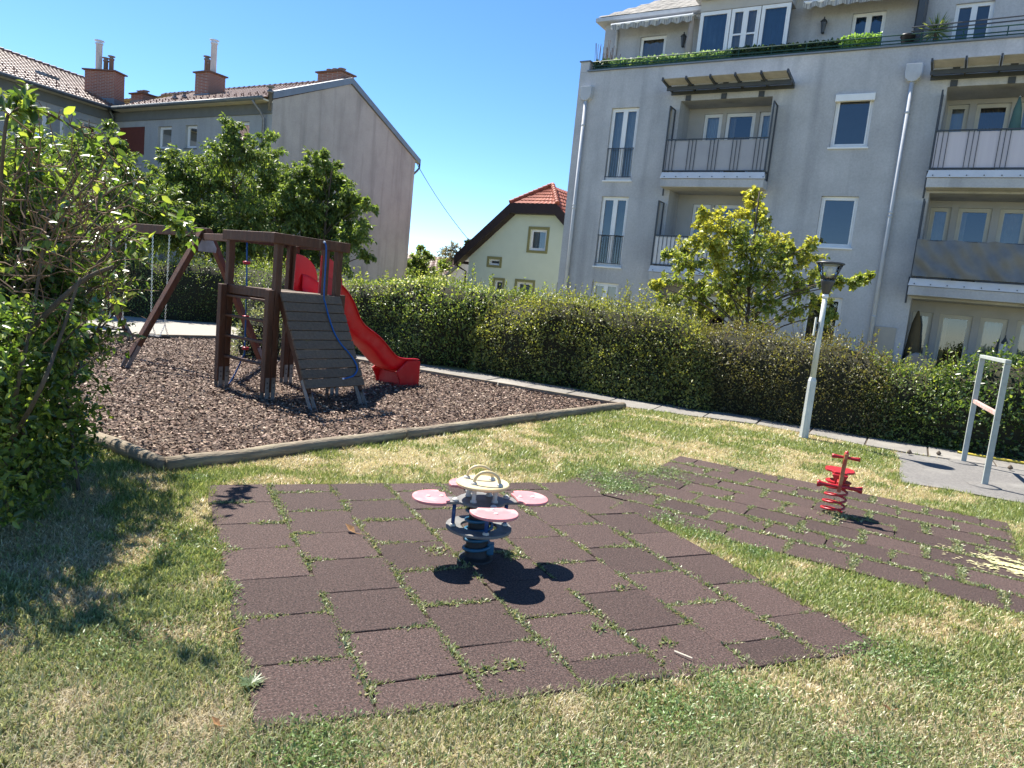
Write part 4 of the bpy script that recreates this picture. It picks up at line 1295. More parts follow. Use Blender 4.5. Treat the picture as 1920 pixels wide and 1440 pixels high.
# ---------- small mint-green house with a red half-hip roof
hd = (math.cos(-0.56), math.sin(-0.56))
H0 = (-0.61, 37.0)
fh = Frame(H0, (H0[0] + hd[0], H0[1] + hd[1]))
sh = thing('cottage', 'small mint-green house with red half-hip tiled roof and dark brown eaves', 'building', (*H0, 0))
Q = fh.P
CS = 1.17
L0, L1 = -2.76, 2 * CS + 2.76
WH = [(0.92, 1.88, 4.08, 5.12), (-1.45, -0.78, 3.20, 3.50), (-0.96, -0.48, 1.3, 2.43), (0.41, 1.36, 1.3, 2.46), (2.9, 3.9, 1.3, 2.46)]
mb = MB()
wall_holes(mb, fh, L0, L1, 0, 3.52, [(*w, 0.2) for w in WH if w[3] < 3.52])
hz = 6.05
# upper gable with openings, cut in strips
ups = [w for w in WH if w[3] > 3.52]
zs = [3.52, 4.08, 5.12, hz]
for i in range(3):
    z0, z1 = zs[i], zs[i + 1]
    e0 = L0 + (z0 - 3.52) / 0.86; e1 = L0 + (z1 - 3.52) / 0.86
    cuts = sorted([w for w in WH if w[2] < (z0 + z1) / 2 < w[3]])
    xl0, xl1 = e0, e1
    for w in cuts:
        mb.quad(Q(xl0, 0, z0), Q(w[0], 0, z0), Q(w[0], 0, z1), Q(xl1, 0, z1)); xl0 = xl1 = w[1]
    mb.quad(Q(xl0, 0, z0), Q(2 * CS - e0, 0, z0), Q(2 * CS - e1, 0, z1), Q(xl1, 0, z1))
for w in ups:
    for a, b in (((w[0], w[2]), (w[1], w[2])), ((w[1], w[2]), (w[1], w[3])), ((w[1], w[3]), (w[0], w[3])), ((w[0], w[3]), (w[0], w[2]))):
        mb.quad(Q(a[0], 0, a[1]), Q(b[0], 0, b[1]), Q(b[0], -.2, b[1]), Q(a[0], -.2, a[1]))
mb.quad(Q(L0, 0, 0), Q(L0, -9, 0), Q(L0, -9, 3.52), Q(L0, 0, 3.52)); mb.quad(Q(L1, 0, 0), Q(L1, -9, 0), Q(L1, -9, 3.52), Q(L1, 0, 3.52))
mb.build('wall', 'mint', sh)
for w in WH:
    f_ = window(fh, sh, *w, o=-0.1, back='screen' if w[1] - w[0] < 0.8 else 'curtain', fw=0.05 if w[1] - w[0] < 0.8 else 0.08, sill=False)
    mb = MB(); e = 0.13
    mb.fbox(fh, w[0] - e, w[0] - .002, 0.003, 0.03, w[2] - e, w[3] + e); mb.fbox(fh, w[1] + .002, w[1] + e, 0.003, 0.03, w[2] - e, w[3] + e)
    mb.fbox(fh, w[0] - .001, w[1] + .001, 0.003, 0.028, w[3] + .002, w[3] + e); mb.fbox(fh, w[0] - .001, w[1] + .001, 0.003, 0.028, w[2] - e, w[2] - .002)
    mb.build('surround', 'olive', f_)
OVH = 0.45
el, er = -3.41, 2 * CS + 3.41
ez, hy = 3.25, 6.05
hl, hr_ = el + (hy - ez) / 0.86, er - (hy - ez) / 0.86
apex_z = ez + 0.86 * (CS - el)
apex_o = -(apex_z - hy) / 0.9
for sa, sb2 in ((el, hl), (er, hr_)):
    tiled_slope('roof', Q(sa, OVH, ez + .27), Q(sa, -9, ez + .27), Q(sb2, OVH, hy + .27), Q(sb2, -9, hy + .27), sh, 'red_tile', pitch=.3)
    tiled_slope('roof', Q(sb2, OVH, hy + .27), Q(sb2, -9, hy + .27), Q(CS, apex_o, apex_z + .27), Q(CS, -9, apex_z + .27), sh, 'red_tile', pitch=.3)
tiled_slope('roof', Q(hl - .1, OVH + .02, hy + .24), Q(hr_ + .1, OVH + .02, hy + .24), Q(CS - .03, apex_o, apex_z + .27), Q(CS + .03, apex_o, apex_z + .27), sh, 'red_tile', pitch=.24, course=.3)
mb = MB()
for sg_ in (-1, 1):
    a = Q(CS + sg_ * (CS - hl + .05), OVH, hy + .3); b = Q(CS, apex_o, apex_z + .36)
    for k in range(9):
        mb.tube([a + (b - a) * k / 9, a + (b - a) * (k + 1.1) / 9], [.13, .10], 8)
mb.build('hip_tiles', 'red_tile', sh)['kind'] = 'stuff'
# dark verge boards and soffits
mb = MB()
for sg_ in (-1, 1):
    p = Q(CS + sg_ * (CS - el + .0), 0, ez - .27); q = Q(CS + sg_ * (CS - hl), 0, hy - .27)
    pt, qt = p + (0, 0, 0.56), q + (0, 0, 0.55)
    dn = np.array([0, 0, -0.30])
    mb.hexa([p + fh.n * .0, q + fh.n * .0, q + fh.n * (OVH + .04), p + fh.n * (OVH + .04), pt, qt, qt + fh.n * (OVH + .04), pt + fh.n * (OVH + .04)])
mb.fbox(fh, hl, hr_, -0.3, OVH + .05, hy - 0.22, hy + .27)
mb.build('verge_board', 'fascia', sh)
mb = MB(); mb.tube([Q(el + .02, OVH, ez - .02), Q(el + .02, -9, ez - .02)], 0.09, 8)
mb.tube([Q(el + .05, OVH - .1, ez - .08), Q(el + .15, .2, ez - .3), Q(L0 - .08, .1, ez - .5), Q(L0 - .08, .1, 0)], 0.05, 8)
mb.build('gutter', 'fascia', sh, True)

# far garage and roofs behind the hedge
gp = at(868, 512, 52); ga = thing('garage', 'distant white gabled garage beside the mint house', 'building', (gp[0], gp[1], 0))
fg = Frame((gp[0], gp[1]), (gp[0] + hd[0], gp[1] + hd[1]))
mb = MB(); mb.prism([fg.P(-2.2, 0, 0), fg.P(2.2, 0, 0), fg.P(2.2, 0, 2.5), fg.P(0.4, 0, 4.0), fg.P(-2.2, 0, 1.9)], -fg.n * 5); mb.build('wall', 'balcony_board', ga)
mb = MB(); mb.hexa([fg.P(-2.4, .2, 1.8), fg.P(.4, .2, 4.02), fg.P(.4, -5.2, 4.02), fg.P(-2.4, -5.2, 1.8), fg.P(-2.4, .2, 1.95), fg.P(.4, .2, 4.2), fg.P(.4, -5.2, 4.2), fg.P(-2.4, -5.2, 1.95)]); mb.build('roof', 'zinc', ga)
gp = at(815, 512, 75); ga = thing('far_house', 'low far house with red-brown tiled roof seen over the hedge', 'building', (gp[0], gp[1], 0))
fg = Frame((gp[0], gp[1]), (gp[0] + 1, gp[1]))
mb = MB(); mb.fbox(fg, -5, 4, -6, 0, 0, 3.0); mb.build('wall', 'recess', ga)
tiled_slope('roof', fg.P(-5.4, .4, 2.9), fg.P(4.4, .4, 2.9), fg.P(-5.4, -3, 4.9), fg.P(4.4, -3, 4.9), ga, 'roof_tile', pitch=.5)

# overhead cable from gable to cottage eave
a, b = PB(GB + 0.1, 0.1, 8.9), at(880, 451, 40)
mb = MB(); pts = [a * (1 - t) + b * t - np.array([0, 0, 0.5 * 4 * t * (1 - t) * 0.4]) for t in np.linspace(0, 1, 14)]
mb.tube(pts, 0.018, 5); tag(mb.build('overhead_cable', 'cable', None, loc=a), 'thin dark cable sloping from the gable eave down to the mint house', 'cable')

# ================================================================== playground
# ---------- climbing tower with ramp and slide
T1, T2 = np.array([-4.31, 10.54]), np.array([-3.38, 9.88])
ex = (T2 - T1) / np.linalg.norm(T2 - T1)           # ladder side, towards the ramp
ey = np.array([-ex[1], ex[0]])                     # away, towards the slide
SIDE = 1.05
T3, T4 = T2 + ey * SIDE, T1 + ey * SIDE
EX, EY, EZv = np.array([*ex, 0]), np.array([*ey, 0]), np.array([0, 0, 1.0])
tw = thing('play_tower', 'brown timber climbing tower with plank ramp, ladder and red wavy slide', 'play tower', (T1[0], T1[1], 0))


def g3(p, z): return np.array([p[0], p[1], z])


def wbeam(p, q, w, h, name, par, m='wood', up=(0, 0, 1)):
    mb = MB(); mb.beam(p, q, w, h, up)
    return mb.build(name, m, par, bevel=0.008)


def foot(par, p, dirv, h=0.32, w=0.10):
    """pair of flat steel straps holding a post clear of the ground"""
    mb = MB()
    d = np.array([dirv[0], dirv[1], 0.0])
    for s in (-1, 1):
        c = g3(p, 0) + d * s * (w / 2 + 0.004)
        sd_ = np.cross(d, EZv)
        mb.hexa([c - sd_ * .03 - d * .003 + EZv * z if False else c + sd_ * a * .03 + d * b * .003 + EZv * z
                 for z in (-0.05, h) for a, b in ((-1, -1), (1, -1), (1, 1), (-1, 1))])
    f = mb.build('steel_foot', 'galv', par)
    mb = MB()
    for z in (0.2, 0.27):
        mb.tube([g3(p, z) - d * (w / 2 + .014), g3(p, z) + d * (w / 2 + .014)], 0.011, 6)
    mb.build('bolt', 'lamp_dark', f)


TOPZ, PLZ = 2.34, 1.50
for k, (p, top) in enumerate(((T1, TOPZ), (T2, TOPZ), (T3, TOPZ), (T4, TOPZ))):
    up_ = wbeam(g3(p, 0.13), g3(p, top), 0.095, 0.095, 'post', tw, up=(*ex, 0))
    # doubled lower post bolted outside
    off = (-ey if k < 2 else ey) * 0.10
    wbeam(g3(p + off, 0.13), g3(p + off, PLZ + 0.06), 0.095, 0.095, 'lower_post', tw, up=(*ex, 0))
    foot(tw, p + off, ex, 0.34); foot(tw, p, ex, 0.34)
# top rails
wbeam(g3(T1 - ex * .02 - ey * .1, 2.27), g3(T2 + ex * .1 - ey * .1, 2.27), 0.06, 0.14, 'top_rail', tw)
wbeam(g3(T2 + ex * .085 - ey * .16, 2.265), g3(T3 + ex * .085 + ey * .12, 2.265), 0.06, 0.14, 'top_rail', tw)
wbeam(g3(T4 - ex * .05 + ey * .08, 2.27), g3(T3 + ex * .05 + ey * .08, 2.27), 0.06, 0.14, 'top_rail', tw)
wbeam(g3(T1 - ex * .08, 2.27), g3(T4 - ex * .08, 2.27), 0.06, 0.14, 'top_rail', tw)
# platform beams and deck
wbeam(g3(T1 + ex * .05, PLZ + .0), g3(T2 - ex * .05, PLZ + .0), 0.07, 0.13, 'platform_beam', tw)
wbeam(g3(T4 + ex * .05, PLZ - .06), g3(T3 - ex * .05, PLZ - .06), 0.07, 0.13, 'platform_beam', tw)
wbeam(g3(T1 + ey * .05, PLZ - .07), g3(T4 - ey * .05, PLZ - .07), 0.06, 0.12, 'platform_beam', tw)
wbeam(g3(T2 + ey * .05, PLZ - .07), g3(T3 - ey * .05, PLZ - .07), 0.06, 0.12, 'platform_beam', tw)
for k in range(8):
    y = 0.09 + k * 0.125
    wbeam(g3(T1 + ey * y + ex * .04, PLZ + .03), g3(T2 + ey * y - ex * .04, PLZ + .03), 0.115, 0.03, 'deck_board', tw, 'plank')
# ladder rungs
for z in (0.50, 0.81, 1.11, 1.40):
    wbeam(g3(T1 - ey * .03, z), g3(T2 - ey * .03, z), 0.085, 0.035, 'rung', tw)
# entry uprights between platform and top rail on the slide side
for x in (0.10, 0.78):
    wbeam(g3(T4 + ex * x + ey * .03, PLZ - .1), g3(T4 + ex * x + ey * .03, 2.24), 0.09, 0.06, 'upright', tw, up=(*ey, 0))
wbeam(g3(T3 - ey * .25 + ex * .03, PLZ), g3(T3 - ey * .25 + ex * .03, 2.24), 0.06, 0.09, 'upright', tw, up=(*ex, 0))
# ramp of planks
RA = g3(T2 + ex * .06 + ey * .02, PLZ + .02); RB = g3(T3 + ex * .06 - ey * .02, PLZ + .02)
rv = np.array([*(ex * 0.72), -1.28])
RN = nrm(np.cross(RB - RA, rv))
if RN[2] < 0: RN = -RN
ramp = None
for k, (p, s) in enumerate(((RA, 1), (RB, -1))):
    q = p + EY * s * .05
    st = wbeam(q + np.array([*ex * -.02, 0.03]) - RN * .06, q + rv * 1.0 - RN * .06, 0.06, 0.12, 'ramp_stringer', tw, up=RN)
    fp = (q + rv * 0.86)
    mb = MB()
    for a in (-.04, .04):
        b0 = fp + EY * a - RN * .05
        mb.beam(b0, b0 + rv * 0.32, 0.008, 0.06, RN)
    mb.build('steel_foot', 'galv', tw)
NP = 10
for k in range(NP):
    t0, t1 = k / NP, (k + 1) / NP - 0.008
    a, b = RA + rv * t0 * 0.97, RB + rv * t0 * 0.97
    c, d = RB + rv * t1 * 0.97, RA + rv * t1 * 0.97
    ja, jb = random.uniform(-.012, .012), random.uniform(-.012, .012)
    lift = RN * random.uniform(0, .004)
    mb = MB(); mb.prism([a - EY * (.02 + ja) + lift, b + EY * (.02 + jb) + lift, c + EY * (.02 + jb) + lift, d - EY * (.02 + ja) + lift], RN * 0.036)
    mb.build('ramp_plank', 'plank', tw, bevel=0.005)

# slide: a moulded trough swept down a wavy line
SW = 0.46
s0p = g3(T4 + ex * (SIDE * 0.46) + ey * 0.05, 0)
prof = [(0.0, 1.50), (0.10, 1.49), (0.22, 1.42), (0.36, 1.25), (0.52, 1.02), (0.68, 0.86), (0.84, 0.77), (1.00, 0.68), (1.14, 0.55), (1.28, 0.41),
        (1.42, 0.31), (1.58, 0.265), (1.76, 0.25), (1.90, 0.25), (1.97, 0.235)]
sec = [(-.30, .235), (-.285, .255), (-.262, .245), (-.25, .20), (-.238, .09), (-.20, .03), (-.12, .006), (0, 0), (.12, .006), (.20, .03), (.238, .09), (.25, .20), (.262, .245), (.285, .255), (.30, .235)]
mb = MB(); vs = []; fs = []
SL = 1.13
for i, (x, z) in enumerate(prof):
    j0, j1 = max(0, i - 1), min(len(prof) - 1, i + 1)
    tx, tz = (prof[j1][0] - prof[j0][0]) * SL, prof[j1][1] - prof[j0][1]
    l_ = math.hypot(tx, tz); nx, nz = -tz / l_, tx / l_
    for (w, h) in sec:
        hh = h * (1.25 if i < 4 else 1.0)
        vs.append(s0p + EX * w * 1.05 + EY * (x * SL + nx * hh) + EZv * (z + nz * hh))
W_ = len(sec)
for i in range(len(prof) - 1):
    for k in range(W_ - 1):
        a = i * W_ + k
        fs.append((a, a + 1, a + W_ + 1, a + W_))
mb.add(vs, fs)
slide = mb.build('slide', 'red_plastic', tw, True)
so = slide.modifiers.new('wall', 'SOLIDIFY'); so.thickness = 0.014; so.offset = 1
sb = slide.modifiers.new('smooth', 'SUBSURF'); sb.levels = 1; sb.render_levels = 2
# moulded end block standing on the bark
ez_ = s0p + EY * (1.50 * SL)
for sgn in (-1, 1):
    e = EX * sgn * 0.318
    mb = MB(); mb.prism([ez_ + e + EZv * .27, ez_ + EY * .26 + e + EZv * .47, ez_ + EY * .52 + e + EZv * .475, ez_ + EY * .60 + e + EZv * .45, ez_ + EY * .60 + e - EZv * .03, ez_ + EY * .14 + e - EZv * .03, ez_ + EY * .10 + e + EZv * .12], EX * -sgn * 0.035)
    mb.build('slide_foot', 'red_plastic', slide, bevel=0.015)
mb = MB(); mb.hexa([ez_ + EX * a * .275 + EY * (.15 + b) + EZv * z for z in (-.03, .24) for a, b in ((-1, 0), (1, 0), (1, .025), (-1, .025))])
mb.build('slide_skirt', 'red_plastic', slide, bevel=0.006)
# rounded cheek boards at the slide entrance
for sgn in (-1, 1):
    base = s0p + EX * sgn * 0.29 - EY * 0.10
    pl = [base + EZv * (PLZ + .02)]
    for a in np.linspace(0, 90, 10):
        pl.append(base + EY * (.02 + .46 * (1 - math.cos(math.radians(90 - a)) if False else .46 / .46 * math.sin(math.radians(a)))) * 1.0 * .95 + EZv * (PLZ + .06 + .56 * math.cos(math.radians(a * .82))))
    pl.append(base + EY * .46 + EZv * (PLZ - .1))
    mb = MB(); mb.prism(pl, EX * sgn * 0.02); mb.build('slide_cheek', 'red_plastic', slide, bevel=0.006)
mb = MB(); mb.beam(s0p + EX * -.62 - EY * .02 + EZv * 1.98, s0p + EX * -.3 - EY * .02 + EZv * 1.98, 0.03, 0.22); mb.build('slide_bracket', 'red_plastic', slide, bevel=0.01)

# blue climbing rope lying over the ramp
ra = g3(T2 * .36 + T3 * .64 + ex * .12, 2.30)
rp = [ra, ra + np.array([*ex * .045, -.06]), ra + np.array([*ex * .06, -.25]), ra + np.array([*ex * .07, -.75])]
on = lambda u, v_, l: RA + (RB - RA) * u + rv * v_ + RN * l
rp += [on(.66, .10, .09), on(.68, .25, .06), on(.70, .40, .055), on(.76, .52, .055), on(.86, .62, .055), on(.93, .72, .055), on(.93, .80, .055), on(.84, .86, .05), on(.72, .88, .045), on(.64, .885, .036)]


def smooth_path(pts, n=6):
    pts = [V3(p) for p in pts]; out = []
    for i in range(len(pts) - 1):
        p0, p1, p2, p3 = pts[max(0, i - 1)], pts[i], pts[i + 1], pts[min(len(pts) - 1, i + 2)]
        for k in range(n):
            t = k / n
            out.append(.5 * ((2 * p1) + (-p0 + p2) * t + (2 * p0 - 5 * p1 + 4 * p2 - p3) * t * t + (-p0 + 3 * p1 - 3 * p2 + p3) * t ** 3))
    out.append(pts[-1]); return out


rope = thing('climbing_rope', 'bright blue rope hanging from the tower rail down over the plank ramp', 'rope', ra)
mb = MB(); mb.tube(smooth_path(rp), 0.0115, 8); mb.build('rope', 'blue_rope', rope, True)
mb = MB(); mb.lathe(ra + (0, 0, 0), [(.0, -.02), (.02, -.012), (.02, .012), (0, .02)], 8); mb.lathe(rp[-1], [(.0, -.016), (.018, -.008), (.018, .008), (0, .016)], 8); mb.build('end_cap', 'steel', rope)
# knotted rope hanging inside the tower
kr = g3(T1 * .72 + T4 * .28 - ex * .05, 2.2)
rope2 = thing('knotted_rope', 'thin blue rope with red discs hanging behind the tower ladder', 'rope', kr)
tail = [kr, kr + (0.02, 0.02, -.6), kr + (.04, .03, -1.62), kr + (.03, .0, -1.72), kr + (-.05, -.08, -2.0), kr + (-.12, -.14, -2.17)]
mb = MB(); mb.tube(smooth_path(tail), 0.011, 6); mb.build('rope', 'blue_rope', rope2, True)
for dz in (.30, 1.12, 1.6):
    mb = MB(); mb.lathe(kr + (.03 * dz, .02 * dz, -dz), [(0.012, -.025), (.05, -.02), (.055, 0), (.05, .02), (.012, .025)], 12); mb.build('disc', 'red_paint', rope2, True)

# ---------- swing frame
AP1 = np.array([-5.5, 12.25]); AP2 = np.array([-8.98, 14.22])
fd1, fd2 = np.array([-6.3, 11.39]), np.array([-4.73, 13.12])
bd = (AP2 - AP1) / np.linalg.norm(AP2 - AP1); ad = (fd2 - fd1) / np.linalg.norm(fd2 - fd1)
sw = thing('swing_set', 'dark red-brown timber swing frame with A-shaped legs joined to the tower', 'swing frame', (AP1[0], AP1[1], 0))
BZ = 2.34
wbeam(g3(AP1 - bd * .18, BZ), g3(AP2 + bd * .18, BZ), 0.10, 0.15, 'cross_beam', sw, 'wood')
for ap, shift in ((AP1, -.07), (AP2, .07)):
    for s in (-1, 1):
        top = g3(ap + bd * shift + ad * s * .04, BZ + .04)
        ft = g3(ap + bd * shift + ad * s * 1.165, 0.12)
        wbeam(top, top + (ft - top) * 0.97, 0.095, 0.12, 'leg', sw, 'wood_red' if s > 0 else 'wood', up=(*bd, 0))
        dv = nrm(ft - top)
        mb = MB()
        for e in (-1, 1):
            c0 = top + (ft - top) * .88 + np.array([*bd, 0]) * e * .068
            mb.beam(c0, c0 + dv * .50, 0.07, 0.006, (*bd, 0))
        mb.build('steel_foot', 'galv', sw)
    mb = MB()
    for e in (-1, 1):
        c0 = g3(ap + bd * (shift + e * .07), 0)
        mb.prism([c0 + np.array([*ad, 0]) * a + EZv * z for a, z in ((-.05, 2.30), (.05, 2.30), (.16, 2.10), (.15, 2.02), (-.15, 2.02), (-.16, 2.10))], np.array([*bd, 0]) * .006)
    mb.build('apex_plate', 'galv', sw)
wbeam(g3(AP1 - bd * .05, 2.27), g3(T1 + ey * .1 - ex * .04, 2.24), 0.09, 0.11, 'joining_beam', sw, 'wood')


def swing(t, label):
    c = AP1 * (1 - t) + AP2 * t
    th = thing('swing', label, 'swing', g3(c, 0.42), 'swings hanging from the frame')
    mb = MB(); hw = .215
    n_ = 9; vs = []
    for i in range(n_):
        u_ = -hw + 2 * hw * i / (n_ - 1); sag = -.012 * (1 - (u_ / hw) ** 2)
        for (a, z) in ((-.08, 0), (.08, 0), (.08, .03), (-.08, .03)):
            vs.append(g3(c + bd * u_ + ad * a, .42 + z + sag))
    fs = [(4 * i + k, 4 * i + (k + 1) % 4, 4 * i + 4 + (k + 1) % 4, 4 * i + 4 + k) for i in range(n_ - 1) for k in range(4)] + [(0, 1, 2, 3), (4 * n_ - 4, 4 * n_ - 1, 4 * n_ - 2, 4 * n_ - 3)]
    mb.add(vs, fs); mb.build('seat', 'black_rubber', th, bevel=.008)
    for s in (-1, 1):
        mb = MB()
        top = g3(c + bd * s * .24, BZ - .08); lo = g3(c + bd * s * .205, .66)

        def links(p, q):
            L_ = np.linalg.norm(q - p); m_ = int(L_ / .034)
            dvv = (q - p) / L_; a0 = nrm(np.cross(dvv, (1, .3, 0))); b0 = np.cross(dvv, a0)
            for k in range(m_):
                ctr = p + dvv * (k + .5) * L_ / m_
                ax_ = a0 if k % 2 else b0
                h_ = L_ / m_ * .68
                ring = [ctr + dvv * h_ * math.cos(t2) + ax_ * .012 * math.sin(t2) for t2 in np.linspace(0, 2 * math.pi, 7)[:-1]]
                mb.tube(ring + [ring[0]], .004, 3, False)
        links(top, lo)
        links(lo, g3(c + bd * s * .19 + ad * .075, .45)); links(lo, g3(c + bd * s * .19 - ad * .075, .45))
        mb.build('chain', 'chain', th)


swing(0.285, 'swing with black seat on chains, nearer the climbing tower')
swing(0.605, 'swing with black seat on chains, farther from the tower behind the shrub')

# ---------- four-seat spring rocker
RC = np.array([-0.13, 4.73, 0.0])
rk = thing('spring_rocker', 'four-seat spring rocker with faded pink seats and beige round table', 'rocker', RC)
a0 = math.radians(17.7)
mb = MB(); mb.lathe(RC, [(.12, -.03), (.12, .018), (.085, .03), (.078, .04), (.074, .22), (.072, .40)], 20); mb.build('black_core', 'black_rubber', rk, True)  # black cylinder filling the inside of the coil
pts = []
turns = 5.2
for i in range(int(turns * 18)):
    t = i / (turns * 18); an = t * turns * 2 * math.pi
    pts.append(RC + (0.092 * math.cos(an), 0.092 * math.sin(an), .045 + .35 * t))
mb = MB(); mb.tube(pts, .012, 8); mb.build('coil_spring', 'blue_coil', rk, True)
mb = MB(); mb.lathe(RC, [(.118, .008), (.118, .022), (.09, .03)], 20); mb.build('ground_plate', 'black_rubber', rk)
mb = MB(); mb.box(RC[0] + .07, RC[0] + .12, RC[1] - .03, RC[1] + .03, .05, .13); mb.build('spring_clamp', 'blue_coil', rk, bevel=.008)


def ring_plate(c, r0, r1, z0, z1, seg=40):
    mb = MB(); vs = []; fs = []
    for k in range(seg):
        a = 2 * math.pi * k / seg
        for r_, z in ((r0, z0), (r1, z0), (r1, z1), (r0, z1)):
            vs.append(V3(c) + (r_ * math.cos(a), r_ * math.sin(a), z))
    for k in range(seg):
        b = ((k + 1) % seg) * 4; a = k * 4
        for j in range(4):
            fs.append((a + j, a + (j + 1) % 4, b + (j + 1) % 4, b + j))
    return mb.add(vs, fs)


ring_plate(RC, .125, .228, .225, .245).build('foot_ring', 'grey_board', rk, bevel=.004)
SZ = .43
# cross-shaped carrier board
cross = []
for q in range(4):
    an = a0 + q * math.pi / 2
    d = np.array([math.cos(an), math.sin(an), 0]); s = np.array([-d[1], d[0], 0])
    cross += [RC + d * .12 - s * .11, RC + d * .16 - s * .062, RC + d * .36 - s * .055, RC + d * .36 + s * .055, RC + d * .16 + s * .062, RC + d * .12 + s * .11]
mb = MB(); mb.prism([p + (0, 0, SZ - .018) for p in cross], (0, 0, .018)); mb.build('carrier_board', 'grey_board', rk, bevel=.003)
for q in range(4):
    an = a0 + q * math.pi / 2
    d = np.array([math.cos(an), math.sin(an), 0]); s = np.array([-d[1], d[0], 0])
    poly = []
    for a in np.linspace(-90, 90, 22):
        poly.append(RC + d * (.305 + .172 * math.cos(math.radians(a)) ** .8) + s * .158 * math.sin(math.radians(a)))
    poly += [RC + d * .275 + s * .150, RC + d * .268 + s * .105, RC + d * .238 + s * .09, RC + d * .245 - s * .0, RC + d * .238 - s * .09, RC + d * .268 - s * .105, RC + d * .275 - s * .150]
    mb = MB(); mb.prism([p + (0, 0, SZ + .001) for p in poly], (0, 0, .020)); st = mb.build('seat', 'pink', rk, bevel=.005)
    mb = MB()
    for r_ in (.28, .37):
        mb.lathe(RC + d * r_ + (0, 0, SZ + .021), [(.016, -.002), (.015, .003), (.009, .007)], 10)
    mb.build('bolt_cap', 'cap', st)
    # blue strut from the carrier to the foot ring
    an2 = an + math.pi / 4 * 0.0
    p = RC + d * .185
    mb = MB(); mb.tube([p + (0, 0, .247), p + (0, 0, SZ - .02)], .0135, 10); mb.build('strut', 'blue_metal', rk, True)
    mb = MB(); mb.lathe(p + (0, 0, .246), [(.023, 0), (.02, .012), (.014, .016)], 10); mb.lathe(RC + d * .19 + s * .035 + (0, 0, SZ + .001), [(.024, 0), (.022, .012), (.012, .02)], 10); mb.build('bolt_cap', 'cap', rk)
    an3 = an + math.pi / 4
    p = RC + np.array([math.cos(an3), math.sin(an3), 0]) * .105
    mb = MB(); mb.lathe(p, [(.024, SZ + .001), (.022, SZ + .014), (.015, SZ + .018), (.015, .525), (.02, .53)], 12); mb.build('table_post', 'cap', rk, True)
mb = MB(); mb.lathe(RC, [(.10, .531), (.178, .533), (.183, .538), (.183, .549), (.178, .554), (.0, .554)], 40); mb.build('table_disc', 'beige', rk)
hdv = np.array([math.cos(.12), math.sin(.12), 0]); hpv = np.array([-hdv[1], hdv[0], 0])
for s in (-1, 1):
    c = RC + hpv * .075 * s + hdv * (-.02 * s) + (0, 0, .554)
    pts = [c - hdv * .088, c - hdv * .088 + (0, 0, .01)] + [c + hdv * .085 * -math.cos(t) + (0, 0, .018 + .072 * math.sin(t)) for t in np.linspace(.15, math.pi - .15, 14)] + [c + hdv * .088 + (0, 0, .01), c + hdv * .088]
    mb = MB(); mb.tube(pts, .0115, 10); hn = mb.build('handle', 'beige', rk, True)
    mb = MB()
    for e in (-1, 1):
        mb.lathe(c + hdv * .088 * e, [(.026, .0005), (.022, .012), (.014, .018)], 10)
    mb.build('bolt_cap', 'cap', hn)

# ---------- small red rocker
QC = np.array([3.29, 6.88, 0.0])
qd = np.array([.93, -.36, 0]); qd = nrm(qd)          # handlebar direction
qf = np.array([-.36, -.93, 0]); qf = nrm(qf)         # points towards the viewer: front of the toy
r2 = thing('spring_rocker', 'small red one-seat spring rocker with handlebar and foot rest', 'rocker', QC)
pts = []
for i in range(int(4.2 * 18)):
    t = i / (4.2 * 18); an = t * 4.2 * 2 * math.pi
    rr = .105 - .01 * t
    pts.append(QC + (.02 * t, 0, 0) + (rr * math.cos(an), rr * math.sin(an), .02 + .30 * t))
mb = MB(); mb.tube(pts, .0115, 8); mb.build('coil_spring', 'red_paint', r2, True)
up0 = nrm(np.array([.03, 0, 1.0]))
sc_ = QC + np.array([.02, 0, .33]) - qf * .04
# plate, body block and seat
mb = MB(); mb.lathe(sc_, [(.11, -.02), (.12, -.01), (.12, .0), (.05, .01)], 16); mb.build('spring_plate', 'red_paint', r2)
mb = MB(); mb.hexa([sc_ + qd * a * w + qf * b + EZv * z for z, w in ((.0, .04), (.085, .075)) for a, b in ((-1, -.14), (1, -.14), (1, .13), (-1, .13))]); mb.build('body', 'red_paint', r2, bevel=.012)
seat = [(-.10, -.15), (.10, -.15), (.15, -.11), (.16, -.02), (.14, .03), (.09, .06), (.06, .11), (-.06, .11), (-.09, .06), (-.14, .03), (-.16, -.02), (-.15, -.11)]
mb = MB(); mb.prism([sc_ + qd * a * .86 - qf * (-b) * 1.0 + EZv * (.088 + .03 * (-b)) for a, b in seat], (0, 0, .022)); mb.build('seat', 'red_paint', r2, bevel=.006)
c0 = sc_ + qf * .20 - EZv * .07; c1 = sc_ + qf * .165 + qd * .02 + EZv * .31
mb = MB(); mb.beam(c0, c1, .036, .05, qf); mb.build('column', 'worn_red', r2, bevel=.008)
mb = MB(); mb.beam(sc_ + qf * .05 + EZv * .03, sc_ + qf * .19 + EZv * .0, .05, .06); mb.build('column_bracket', 'red_paint', r2, bevel=.008)


def flared_bar(c, d, hl, r, fl, name):
    d = nrm(d); a = nrm(np.cross(d, EZv)); b = np.cross(a, d)
    mb = MB()
    mb.lathe(c, [(fl, -hl), (fl * .9, -hl + .02), (r * 1.2, -hl + .05), (r, -hl + .1), (r, hl - .1), (r * 1.2, hl - .05), (fl * .9, hl - .02), (fl, hl)], 12, np.stack([a, b, d], 1))
    mb.build(name, 'red_paint', r2, True)


flared_bar(c1 - EZv * .04, qd, .125, .014, .022, 'handlebar')
flared_bar(c0 + EZv * .055, qd, .20, .018, .036, 'foot_rest')
mb = MB(); mb.lathe(c1, [(.024, -.03), (.022, .0), (.012, .025)], 10); mb.build('column_cap', 'red_paint', r2, True)

